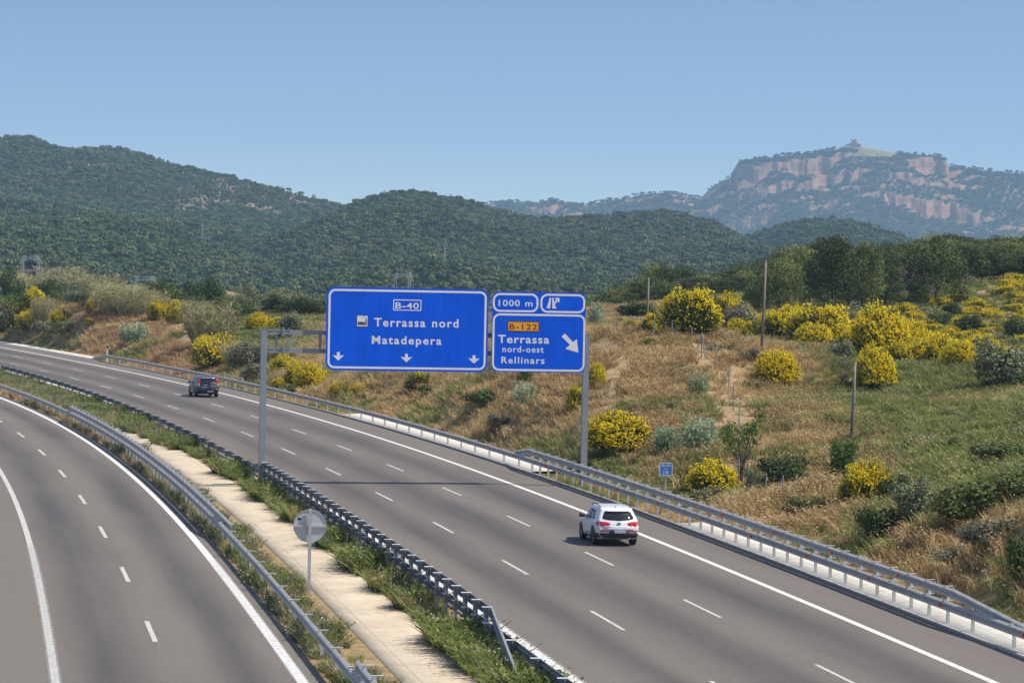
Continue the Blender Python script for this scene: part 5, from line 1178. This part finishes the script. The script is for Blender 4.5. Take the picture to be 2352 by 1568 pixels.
# --- median weeds
WF = [tuft(70, .62, .36, .020, .75, [M['grass_lush'], M['grass_lush']], 50, .034), tuft(80, .5, .40, .022, .8, [M['grass_lush'], M['flower_white']], 16, .026),
      tuft(64, .68, .30, .016, .6, [M['grass_green'], M['flower_white']], 14, .024), tuft(60, .60, .32, .016, .65, [M['grass_dry'], M['flower_white']], 8, .022),
      tuft(56, .55, .34, .018, .6, [M['leaf_olive'], M['flower_white']], 14, .022), tuft(56, .50, .34, .016, .6, [M['flower_red'], M['flower_red']], 22, .026)]
def weeds(name, n, fn, o0, o1, Z0, Z1, picks, sc0, z, seed, edgefn=None):
    Z = rng.uniform(Z0, Z1, n); of = rng.uniform(o0, o1, n); c = 1.25 * fbm(Z / 3.0, of / 1.5, 3, seed)
    k = (c > -.45) ; Z, of, c = Z[k], of[k], c[k]
    p = rp(Z, of, fn, z)
    s = sc0 * (.5 + .65 * rng.random(len(Z))) * (1 + .8 * c); pr = fbm(Z / 5, of, 3, seed + 3) + .25 * rng.normal(size=len(Z))
    pick = np.array(picks)[np.clip(((pr + .9) / 1.8 * len(picks)).astype(int), 0, len(picks) - 1)]
    return scatter(name, p, rng.random(len(Z)) * 6.28, np.c_[s * 1.1, s * 1.1, s], pick, WF)
weeds('weeds', 2500, RX, -13.72, -13.1, 70, 245, [0, 0, 3, 1, 0, 0, 4, 2], .92, -.14, 71)
weeds('weeds', 350, RX, -13.9, -13.2, 70, 100, [0, 0, 1, 2], 1.25, -.14, 72)
weeds('weeds', 2300, LX, 1.0, 2.05, 70, 240, [4, 3, 4, 4, 2, 0, 4], .72, -.14, 73)
weeds('weeds', 1500, LX, .85, 1.35, 70, 215, [5, 3, 4, 2], .62, -.14, 74)
Zz = rng.uniform(190, 330, 4200); f = rng.random(4200); A_ = rp(Zz, .9, LX, -.14); B_ = rp(Zz, -13.0, RX, -.14); pt = A_ + (B_ - A_) * f[:, None]
kk = ((Zz > 240) | (f < .12) | (f > .72 - (Zz - 190) / 50 * .3)) & (f > .03); pt, f, Zz = pt[kk], f[kk], Zz[kk]; c = fbm(pt[:, 0] / 3, pt[:, 1] / 3, 3, 77)
s = .95 * (.5 + .6 * rng.random(len(pt))) * (1 + .5 * c); pick = np.where(f < .35, rng.choice([3, 4, 5, 3], len(pt)), rng.choice([0, 1, 2, 4, 3], len(pt)))
scatter('weeds', pt, rng.random(len(pt)) * 6.28, np.c_[s, s, s], pick, WF)
# --- broom -----------------------------------------------------------------------------------------------------
def broom_forms(cover, nst, nfl, lop=0.0, fs=.019, small=False):
    nfl = int(nfl * 3.0)
    """dome of unit width and height: arching green shoots, flowers near their tips"""
    u = rand_unit(nst); u[:, 2] = np.abs(u[:, 2]) * .9 + .05; u /= np.linalg.norm(u, axis=1)[:, None]
    lump = 1 + .28 * fbm(u[:, 0] * 2.6 + lop, u[:, 1] * 2.6 + u[:, 2] * 2.0, 3, int(lop * 10) + 5)
    R = .53 * lump * (.72 + .34 * rng.random(nst)); tip = np.c_[u[:, 0] * R * 1.06, u[:, 1] * R * 1.06, .06 + u[:, 2] ** .78 * R * 1.72]
    b0 = tip * (.35 + .45 * rng.random((nst, 1))) ; b0[:, 2] *= .9
    V, q = blades(b0, tip + .02 * rand_unit(nst), .007 + .004 * rng.random(nst))
    core, qc = blob_cards([(0, 0, .42, .38, .38, .40), (.12, .1, .3, .3, .3, .28)], nst // 3, .05, .5, .9)
    st = [(V, q, 0), (core, qc, 0)]
    ns = 7; a = rng.random(ns) * 6.28; t = np.c_[.22 * np.cos(a), .22 * np.sin(a), np.full(ns, .35)]; st.append((*blades(np.zeros((ns, 3)) - [0, 0, .05] + t * [.15, .15, 0], t, np.full(ns, .012)), 1))
    w = np.clip(fbm(u[:, 0] * 2 + 3.1 + lop, u[:, 1] * 2 + u[:, 2] * 2, 3, 44 + int(lop * 7)) + cover * 1.7 - .75 + .45 * (u[:, 2] - .35), 0, 1) + .02
    k = rng.choice(nst, nfl, p=w / w.sum()); f = .80 + .24 * rng.random((nfl, 1)); c = b0[k] + (tip[k] - b0[k]) * f + .012 * rand_unit(nfl)
    nn = u[k] + .9 * rand_unit(nfl); nn /= np.linalg.norm(nn, axis=1)[:, None]
    fl = cards(c, nn, fs * (.55 + .8 * rng.random(nfl)), .75)
    Vs, Qs, Is = join(st)
    return np_mesh('stems', Vs, Qs, [M['broom_green'], M['bark']], Is), np_mesh('blossom', fl[0], fl[1], M['broom_yellow'])
BROOM = {'full': [broom_forms(.95, 2600, 3000, .3), broom_forms(.85, 2600, 2600, 1.1)], 'mid': [broom_forms(.55, 2600, 1500, 2.2), broom_forms(.45, 2600, 1200, 3.4)],
         'sparse': [broom_forms(.25, 2400, 520, 4.1), broom_forms(.3, 2400, 650, 5.2)]}
def place(x, y, w, h, Yd=None):
    q = hit(x, y) if Yd is None else None
    if q is None:
        if Yd is None:
            d_ = ray(x, y); Ys = np.arange(140, 450, 1.0); Yd = float(Ys[np.argmin(H + d_[2] / d_[1] * Ys - ghz(d_[0] / d_[1] * Ys, Ys))])
        t = at(x, y - h, Yd); q = np.array([t[0], Yd, float(ghz(t[0], Yd))]); return q, w * Yd / F, max(.6, t[2] - q[2])
    k = q[1] / F; return q, w * k, h * k
def broom(x, y, w, h, cov, label, group=None, Yd=None, v=None):
    q, W_, H_ = place(x, y, w, h, Yd); f = random.choice(BROOM[cov]) if v is None else BROOM[cov][v]
    o = thing('broom_shrub', label, 'shrub', q - [0, 0, .08], random.random() * 6.28, group); o.scale = (W_, W_, H_ / .95)
    put('stems', f[0], o); put('blossom', f[1], o); return o
BR = [(1420,1036,150,88,'full','large domed yellow broom to the right of the gantry post, above the guardrail'),
 (1637,1130,118,74,'full','round yellow broom behind the kilometre sign, at the foot of the fence'),
 (1985,1160,118,100,'mid','half-flowering broom with a bare dark right side below the bright green bush'),
 (1783,882,92,74,'full','compact yellow broom ball standing alone in the grass right of the tall pole'),
 (1765,840,50,34,'mid','small broom tuft leaning on the top left of the compact yellow ball'),
 (2008,892,92,92,'full','tall yellow broom just right of the leaning pole'),
 (1369,887,42,52,'full','small broom half hidden behind the top of the right gantry post'),
 (1324,948,42,64,'mid','broom on the cut just left of the right gantry post'),
 (1588,768,130,108,'mid','big broom with bare dark stems below, crowning the ridge right of the signs'),
 (1672,758,64,84,'mid','upright broom joined to the right of the big ridge broom'),
 (1800,772,110,66,'mid','low broom immediately right of the tall pole on the ridge'),
 (1890,798,150,100,'mid','widest broom of the ridge with yellow on its right half'),
 (2020,822,112,92,'full','bright broom dome in the middle of the ridge row'),
 (2082,812,70,62,'full','broom shoulder hanging right of the bright ridge dome'),
 (2118,834,70,56,'full','broom mound in the yellow ridge row above the dry grass'),
 (2165,840,76,58,'full','broom mound with green patches near the right end of the ridge row'),
 (2205,846,66,50,'full','low broom at the right end of the ridge row'),
 (2238,822,50,42,'full','small broom touching the grey-green bush at the right edge'),
 (2212,842,52,34,'full','lowest small broom left of the grey-green bush'),
 (2060,842,60,44,'mid','low green and yellow broom under the ridge dome'),
 (1502,764,56,46,'mid','small broom beside the fence at the left end of the ridge'),
 (1424,748,46,20,'mid','low broom fringe on the crest right of the exit sign'), (1456,752,40,18,'mid','low broom fringe on the crest beside the first fence post'),
 (494,844,112,74,'mid','wide broom above the guardrail right before the dark car'), (475,812,62,40,'full','broom crown against the dry reed clump at the left'),
 (528,836,52,48,'full','right end of the wide broom above the dark car'),
 (652,858,62,46,'full','broom spilling down the bank directly right of the left gantry post'), (684,884,62,54,'full','second broom down the bank below the gantry beams'),
 (712,898,74,62,'full','lowest broom of the bank below the left edge of the blue sign'), (640,888,34,22,'full','tiny broom beside the left gantry post'), (738,884,42,36,'mid','greenish broom end below the blue sign corner'),
 (782,902,56,26,'full','flat broom strip on the verge below the blue sign'), (828,904,50,24,'full','flat broom continuing the strip below the blue sign'),
 (962,897,64,48,'sparse','thinly flowering broom below the middle of the wide sign'), (1206,892,46,50,'sparse','thinly flowering broom below the exit sign'),
 (403,742,42,52,'full','tree-like yellow broom ball on bare stems at the top of the left cut'), (362,737,46,46,'mid','pale broom left of the tree-like broom ball'),
 (210,722,28,38,'full','narrow broom in the middle of the left cut'), (205,748,22,18,'mid','tiny broom below the narrow one on the left cut'),
 (78,706,50,46,'full','bright broom on the crest at the far left'), (62,722,40,38,'mid','broom tucked below the bright crest one at the far left'),
 (32,674,34,16,'full','low broom against the reeds at the far left'), (4,694,34,32,'full','broom cut by the left picture edge, on the crest'),
 (182,680,36,18,'mid','low broom between two reed tufts on the left crest'), (14,760,84,68,'mid','large dark broom mass at the left picture edge'),
 (62,760,54,46,'mid','greener broom right of the dark broom mass'), (137,752,42,42,'mid','half-faded broom midway up the left cut'),
 (590,756,52,38,'full','broom cluster in front of the olive trees, left of the gantry post'), (637,758,44,30,'full','broom behind the gantry beam in front of the olive trees'),
 (484,724,44,22,'full','broom peeping over the dry reed clump'), (612,752,34,26,'full','small broom between the two olive-side brooms')]
for b in BR:
    if b[0] > 1990 and b[1] < 860: b = (b[0], b[1], b[2] * 1.18, b[3] * 1.25) + b[4:]
    broom(*b)
for k_ in range(34):
    f_ = (k_ + rng.random()) / 34; x_ = 1690 + f_ * 600; y_ = np.interp(x_, [1690, 1800, 1900, 2020, 2100, 2200, 2300], [782, 790, 806, 826, 838, 850, 848]) - rng.uniform(0, 26)
    if 1735 < x_ < 1765: continue
    w_ = rng.uniform(52, 92); broom(x_, y_, w_, w_ * rng.uniform(.62, .85), ['full', 'full', 'mid'][k_ % 3], 'ragged broom merging into the continuous yellow band along the right ridge', 'brooms of the merged yellow band on the right ridge')
# far slope on the right: many small thinly flowering brooms
nb = 0
while nb < 90:
    x = rng.uniform(2070, 2400); y = rng.uniform(650, 812)
    if y < 690 and x < 2250: continue
    if abs(x - 2262) < 45 and 640 < y < 705: continue
    if y > 790 and x < 2230: continue
    if hit(x, y) is None: continue
    s_ = rng.uniform(24, 46); broom(x, y, s_ * 1.35, s_ * .62, 'sparse' if rng.random() < .3 else 'mid', 'small thinly flowering broom in the patchy slope below the right-hand pines', 'small brooms on the far right slope'); nb += 1
# --- leafy bushes and small trees -------------------------------------------------------------------------------
def bush_mesh(mat, n, size, blobs=None, tall=1.0, asp=.8, shell=.55, jit=.8):
    if blobs is None: blobs = [(0, 0, .42, .36, .36, .38)] + [(.28 * math.cos(a), .28 * math.sin(a), .25 + .5 * rng.random(), .22, .22, .22) for a in rng.random(9) * 6.28]
    V, q = blob_cards(blobs, n, size, shell, jit, asp); V[:, 2] = np.maximum(V[:, 2], -.03); return np_mesh('foliage', V, q, M[mat])
def stem_mesh(n=6, h=.5, r=.02, sp=.2):
    mb = MB()
    for k in range(n):
        a = rng.random() * 6.28; mb.tube([(0, 0, -.08), (sp * .4 * math.cos(a), sp * .4 * math.sin(a), h * .5), (sp * math.cos(a), sp * math.sin(a), h)], [r, r * .8, r * .4], 5)
    return mb.mesh('stem', M['bark'])
BUSH = {m: [bush_mesh(m, 2400, .028), bush_mesh(m, 2400, .028)] for m in ('leaf_dark', 'leaf_bright', 'leaf_olive', 'leaf_grey', 'leaf_rosemary')}
STEM = [stem_mesh() for _ in range(2)]
def bush(nm, x, y, w, h, mat, label, cat='shrub', group=None, Yd=None):
    q, W_, H_ = place(x, y, w * 1.3, h * 1.25, Yd); o = thing(nm, label, cat, q - [0, 0, .06], random.random() * 6.28, group); o.scale = (W_, W_, H_)
    put('foliage', random.choice(BUSH[mat]), o); put('stem', random.choice(STEM), o); return o
for a in [(1802,1118,100,68,'leaf_dark','dense dark green bush right of the fence posts on the lower slope'),
 (1934,1112,62,92,'leaf_bright','bright green upright bush behind the half-flowering broom'),
 (1850,1182,90,42,'leaf_rosemary','low brownish olive bush above the guardrail right of the fence end'),
 (2012,1238,92,70,'leaf_rosemary','rounded fresh green scrub bush low on the cut above the guardrail'),
 (2052,1150,66,58,'leaf_rosemary','olive-coloured bush attached to the right of the half-flowering broom'),
 (2100,1200,84,92,'leaf_olive','feathery grey-olive bush in the middle of the lower right slope'),
 (2215,1200,130,96,'leaf_rosemary','wide green bush on the lower right slope'),
 (2195,1172,60,60,'leaf_dark','dark green bush crowning the wide green one'),
 (2322,1150,96,72,'leaf_rosemary','olive bush at the right edge above the grey thicket'),
 (2272,1262,120,74,'leaf_grey','ashy grey thicket hanging over the earth cut at the right'),
 (2190,1300,90,46,'leaf_grey','lower ashy grey scrub on the earth cut at the right'),
 (2345,1345,60,126,'leaf_dark','dark bush cut by the right picture edge above the guardrail end'),
 (2300,888,112,98,'leaf_olive','large grey-green bush standing in front of the yellow ridge at the right edge'),
 (2192,1032,26,32,'leaf_dark','tiny dark bush alone on the right slope'), (2292,1056,112,46,'leaf_dark','spreading dark bush on the right slope'),
 (1940,830,58,44,'leaf_olive','grey-green tuft under the widest ridge broom'), (2120,810,50,30,'leaf_olive','green tuft in the yellow ridge row'),
 (1490,796,34,18,'leaf_bright','small bright green bush on the dry crest left of the fence'), (1732,1135,42,56,'leaf_olive','whitish green bush between the fence posts'),
 (1620,1160,60,40,'leaf_olive','silvery plant in front of the broom behind the kilometre sign'), (1720,830,40,28,'leaf_grey','dry tuft beside the track at the ridge'),
 (1460,735,80,46,'leaf_dark','dark rounded bush on the ridge in front of the pines, left of the far pole'),
 (1700,766,66,66,'leaf_grey','greyish leafless bush between the ridge brooms'),
 (2160,760,46,40,'leaf_dark','dark round bush above the right end of the yellow row'),(2185,733,40,44,'leaf_dark','dark green bush alone on the far patchy slope'),(2225,770,60,46,'leaf_dark','dark bush on the far patchy slope near the grey-green bush'),
 (2335,790,50,66,'leaf_dark','tall dark bush at the right edge of the far patchy slope'), (2110,690,40,40,'leaf_dark','small round dark bush beside the dead pinkish trees'),
 (308,792,56,40,'leaf_grey','dusky scrub on the lower left cut'), (150,770,50,30,'leaf_rosemary','olive scrub on the lower left cut'),(105,770,60,34,'leaf_grey','dusky scrub beside the far left broom mass'),
 (672,776,64,52,'leaf_olive','silvery olive bush above the gantry beams'), (560,850,70,60,'leaf_grey','dry grassy thicket above the dark car'), (585,880,60,44,'leaf_grey','dry tangle left of the gantry post'),
 (1000,915,70,30,'leaf_rosemary','dusky bush on the cut under the wide sign'), (1110,930,90,34,'leaf_rosemary','low dusky bush under the gap between signs'), (1150,985,60,30,'leaf_grey','grey scrub on the lower cut under the signs')]: bush('leafy_shrub', *a)
# trees: trunk, limbs and a crown of many leaf clumps
def tree_meshes(kind, mat, n, size):
    mb = MB(); tips = []
    if kind == 'pine':
        h = .62; mb.tube([(0, 0, -.05), (.02, .01, .3), (-.01, .02, h), (.02, 0, .88)], [.022, .018, .013, .004], 6)
        blobs = []
        for k in range(26):
            z = .24 + .70 * (k / 26) + .04 * rng.random(); a = k * 2.4 + rng.random(); r = (.33 * (1 - ((z - .35) / .75) ** 2) + .03) * (.7 + .5 * rng.random())
            x_, y_ = r * math.cos(a), r * math.sin(a); mb.tube([(0, 0, z - .08), (x_ * .6, y_ * .6, z - .02), (x_, y_, z)], [.007, .005, .002], 4)
            blobs.append((x_, y_, z + .02, .15 + .06 * rng.random(), .15 + .06 * rng.random(), .10 + .045 * rng.random()))
        blobs += [(0, 0, .92, .10, .10, .09), (0, 0, .70, .18, .18, .16), (.0, 0, .50, .20, .20, .18)]
        V, q = blob_cards(blobs, n, size, .6, .9, .55)
    elif kind == 'olive':
        blobs = [(0, 0, .60, .36, .34, .32)]
        for k in range(9):
            a = k * 2.4; r = .26 + .1 * rng.random(); z = .35 + .5 * rng.random(); x_, y_ = r * math.cos(a), r * math.sin(a)
            mb.tube([(0, 0, -.05), (x_ * .3, y_ * .3, .25), (x_, y_, z)], [.03, .02, .006], 5); blobs.append((x_, y_, z, .20, .20, .17))
        blobs.append((.05, 0, .9, .2, .2, .14)); V, q = blob_cards(blobs, n, size, .6, .8, .7)
    else:                                            # thin open tree
        blobs = []
        for k in range(11):
            a = k * 2.4 + rng.random(); r = .2 + .28 * rng.random(); z = .45 + .5 * rng.random(); x_, y_ = r * math.cos(a), r * math.sin(a)
            mb.tube([(0, 0, -.06), (x_ * .2, y_ * .2, .3), (x_ * .6, y_ * .6, z * .75), (x_, y_, z)], [.018, .014, .008, .003], 5); blobs.append((x_, y_, z, .17, .17, .13))
        V, q = blob_cards(blobs, n, size, 1.0, 1.0, .7)
    return mb.mesh('trunk', M['bark']), np_mesh('crown', V, q, M[mat])
TREES = {'pine': [tree_meshes('pine', 'pine', 6000, .018) for _ in range(4)], 'oak': [tree_meshes('olive', 'leaf_dark', 3800, .020) for _ in range(2)], 'olive': [tree_meshes('olive', 'leaf_olive', 3600, .020) for _ in range(2)],
         'light': [tree_meshes('open', 'leaf_bright', 1500, .020) for _ in range(2)], 'wispy': [tree_meshes('open', 'leaf_olive', 900, .018)], 'dead': [tree_meshes('olive', 'dead', 2600, .014)]}
def tree(nm, kind, x, y, w, h, label, cat='tree', group=None, Yd=None, v=None):
    q, W_, H_ = place(x, y, w, h, Yd); tm = random.choice(TREES[kind]) if v is None else TREES[kind][v]
    o = thing(nm, label, cat, q - [0, 0, .05], random.random() * 6.28, group); o.scale = (W_, W_, H_); put('trunk', tm[0], o); put('crown', tm[1], o); return o
tree('young_tree', 'light', 1702, 1110, 104, 168, 'slender green young tree growing in the ditch beside the fence')
tree('young_tree', 'wispy', 1936, 893, 66, 82, 'thin open grey-green young tree left of the leaning pole')
tree('dead_tree', 'dead', 2092, 672, 90, 62, 'pinkish dead tree lying against the dark pine, upper one'); tree('dead_tree', 'dead', 2030, 700, 96, 64, 'pinkish grey dead tree below the tallest dark pine'); tree('dead_tree', 'dead', 2128, 684, 60, 44, 'grey dead tree stump of branches right of the pinkish ones')
for a in [('oak',22,690,70,74,'dark green tree behind the reeds at the far left'),('oak',268,700,60,66,'dark tree between reed tufts on the left crest'),('oak',196,690,60,44,'low dark tree behind the reeds left of the middle'),
  ('oak',372,705,70,66,'rounded dark green tree behind the left crest'),('oak',432,716,60,70,'dark green tree left of the biggest crest tree'),('oak',482,724,84,88,'biggest dark green tree above the dry reed clump'),
  ('light',534,752,72,64,'light yellowish green tree with a visible thin trunk'),('olive',571,738,66,84,'olive tree left of the gantry post with a leaning crown'),('olive',652,752,100,92,'broad olive tree behind the gantry beams'),
  ('olive',612,742,60,58,'small olive tree between the two larger ones'),('oak',722,756,60,74,'dark tree right behind the edge of the blue sign'),('oak',700,770,60,50,'dark bushy tree above the gantry beam'),('olive',320,708,56,40,'grey olive tree on the left crest'),('oak',120,690,60,50,'dark tree hidden behind the tallest reed tuft')]:
    k_, x, y, w, h, lb = a; tree('tree', k_, x, y, w, h, lb, Yd={'oak': 415, 'olive': 350, 'light': 330}[k_] if x > 500 or k_ == 'oak' and x > 340 else 418)
belt = np.array([(-60,650),(0,646),(60,650),(140,640),(200,652),(260,655),(300,662),(370,652),(430,657),(480,642),(520,668),(570,660),(600,682),(650,662),(690,666),(720,688),(745,682),(900,690),(1340,700)], float)
for row, (Y0, dx, dy) in enumerate(((428, 40, -2), (402, 46, 12), (378, 58, 26), (350, 40, 6))):
    x = -70 + row * 13
    while x < 1345:
        xx = x + rng.uniform(-12, 12); x += dx * rng.uniform(.75, 1.25)
        if row >= 2 and xx < 512: continue
        yt = np.interp(xx, belt[:, 0], belt[:, 1]) + dy * rng.uniform(.7, 1.4) + rng.uniform(-3, 16); Yd = Y0 + rng.uniform(-8, 8); q = at(xx, yt, Yd); g_ = float(ghz(q[0], q[1])); hh = min(8.0, q[2] - g_)
        if hh < 1.2: continue
        ww = rng.uniform(70, 108) * Yd / F; kd = rng.choice(['oak', 'oak', 'olive', 'light'])
        o = thing('tree', 'bushy green tree in the belt behind the grassy crest, left of and behind the signs', 'tree', (q[0], q[1], q[2] - hh), random.random() * 6.28, 'trees of the belt behind the crest'); o.scale = (ww * 1.1, ww * 1.1, hh)
        tm = random.choice(TREES[kd]); put('trunk', tm[0], o); put('crown', tm[1], o)
# pines on the right-hand hill
tops = np.array([(1340,690),(1390,668),(1440,655),(1490,632),(1530,612),(1570,618),(1620,628),(1660,622),(1700,612),(1760,596),(1810,575),(1860,560),(1905,550),(1950,566),(2000,580),(2050,562),(2100,556),(2150,545),(2190,535),(2230,548),(2280,560),(2330,548),(2400,545),(2480,550)], float)
npine = 0
PINEBIG = [(1915,722,150,170,300,'tallest broad dark pine in front, its trunk visible'),(2150,704,170,140,318,'huge rounded dark pine right of the dead trees'),(1990,690,110,130,306,'dark pine directly behind the pinkish dead tree'),(1790,735,120,132,290,'pine whose crown rises behind the tall wooden pole'),(2268,668,110,100,345,'dark pine alone above the yellow patchy slope'),(2236,640,96,92,372,'dark pine on the skyline left of the far right corner'),(2302,642,112,96,380,'dark broad pine on the skyline near the right edge'),(2350,640,118,94,378,'dark pine cut by the right picture edge on the skyline')]
for x, y, w, h, Yd, lb in PINEBIG: tree('pine_tree', 'pine', x, y, w, h, lb, Yd=Yd)
for row, (Y0, dx, dy, sw) in enumerate(((396, 34, -4, 92), (372, 36, 10, 100), (345, 42, 30, 95), (318, 42, 42, 88))):
    x = 1330 + row * 17
    while x < 2470:
        xx = x + rng.uniform(-14, 14); yt = np.interp(xx, tops[:, 0], tops[:, 1]) + dy * rng.uniform(.7, 1.3) + rng.uniform(-4, 14)
        x += dx * rng.uniform(.8, 1.2) * (.7 if xx > 2050 else 1)
        Yd = Y0 + rng.uniform(-8, 8); q = at(xx, yt, Yd); gz_ = float(ghz(q[0], q[1])); hh = q[2] - gz_
        if hh < 2.2: continue
        if row == 3 and xx > 2070: continue
        if row == 3 and xx < 1420: continue
        hh = min(hh, 11); ww = sw * rng.uniform(.8, 1.25) * Yd / F
        o = thing('pine_tree', 'pine tree in the dense dark green stand on the hill right of the signs', 'tree', (q[0], q[1], q[2] - hh), random.random() * 6.28, 'pines in the stand on the right hill'); o.scale = (ww * 1.15, ww * 1.15, hh)
        tm = random.choice(TREES['pine'] if rng.random() < .85 else TREES['oak']); put('trunk', tm[0], o); put('crown', tm[1], o); npine += 1
print('pines', npine)
# --- reeds and canes
def reed_meshes(nst, leaves, mats, h0, lean, lw, droop):
    a = rng.random(nst) * 6.28; r = .34 * np.sqrt(rng.random(nst)); b = np.c_[r * np.cos(a), r * np.sin(a), np.full(nst, -.04)]; hh = h0 * (.6 + .4 * rng.random(nst))
    t = b + np.c_[lean * np.cos(a) * r * 2, lean * np.sin(a) * r * 2, hh]; st = blades(b, t, np.full(nst, .006))
    k = np.repeat(np.arange(nst), leaves); f = .25 + .75 * rng.random(len(k)); p = b[k] + (t[k] - b[k]) * f[:, None]; an = rng.random(len(k)) * 6.28; ln = .16 * (.6 + .8 * rng.random(len(k)))
    tip = p + np.c_[ln * np.cos(an), ln * np.sin(an), ln * (.55 - droop * rng.random(len(k)))]; lf = blades(p, tip, lw * (.6 + .7 * rng.random(len(k))), np.c_[0 * ln, 0 * ln, ln * .22], 2)
    return np_mesh('stalks', st[0], st[1], M[mats[0]]), np_mesh('leaves', lf[0], lf[1], M[mats[1]])
REED = {'dry': [reed_meshes(140, 14, ('reed_dry', 'reed_dry'), .95, .55, .007, .5), reed_meshes(150, 12, ('reed_dry', 'reed_dry'), .95, .5, .008, .5)], 'green': [reed_meshes(60, 13, ('reed_green', 'reed_green'), .95, .2, .015, 1.4), reed_meshes(52, 14, ('reed_green', 'reed_green'), .9, .25, .016, 1.4)]}
def reeds(x, y, w, h, kind, label, Yd=None):
    q, W_, H_ = place(x, y, w * 1.1, h * 1.2, Yd); f = random.choice(REED[kind]); o = thing('reed_clump', label, 'reeds', q, random.random() * 6.28); o.scale = (W_ * 1.1, W_ * 1.1, H_); put('stalks', f[0], o); put('leaves', f[1], o)
for a in [(478,796,86,94,'dry','big leaning clump of dry straw-coloured reeds above the wide broom'),(140,684,78,66,'dry','tallest greyish reed tuft on the left crest'),(66,682,90,48,'dry','broad dry reed tuft under the left pylon'),(232,694,74,60,'dry','dry reed tuft right of the tallest one on the left crest'),
  (262,716,80,62,'dry','dry reed tuft above the narrow broom'),(306,726,76,66,'dry','pale dry reed tuft at the right end of the crest row'),(95,748,36,60,'dry','sparse reed wisp right of the bright crest broom'),(545,845,60,62,'dry','dry reeds leaning behind the dark car\'s broom'),
  (308,798,54,58,'green','silvery green cane patch low on the left cut'),(1532,1046,66,68,'green','silvery green cane clump right of the large domed broom'),(1606,1040,76,84,'green','taller cane clump beside the bare earth ditch'),(1606,914,44,52,'green','small cane clump high on the dry cut face'),
  (1204,940,46,62,'green','cane sprouts on the cut under the exit sign'),(1370,752,34,56,'green','cane sprouts peeking out beside the exit sign'),(640,830,60,50,'dry','reeds behind the left gantry post'),(20,676,70,52,'dry','pale reed tuft at the left picture edge behind the brooms'),(180,690,60,46,'dry','short pale reed tuft between the two tall left ones'),(345,720,60,50,'dry','short pale reeds left of the pale broom on the crest'),(452,736,50,44,'dry','dry reed wisp right of the tree-like broom ball')]: reeds(*a)

# ------------------------------------------------------------------ haze
def haze():
    m = bpy.data.materials.new('haze_air'); m.use_nodes = True; nt = m.node_tree; nt.nodes.clear()
    v = nt.nodes.new('ShaderNodeVolumePrincipled'); o = nt.nodes.new('ShaderNodeOutputMaterial')
    v.inputs['Color'].default_value = (0.46, 0.74, 1.0, 1); v.inputs['Density'].default_value = 1.15e-4; v.inputs['Anisotropy'].default_value = 0.0
    nt.links.new(v.outputs[0], o.inputs['Volume'])
    mb = MB(); mb.box((0, 3400, 155), (6400, 7400, 332))
    tag(mb.obj('haze', m), kind='stuff')
haze()
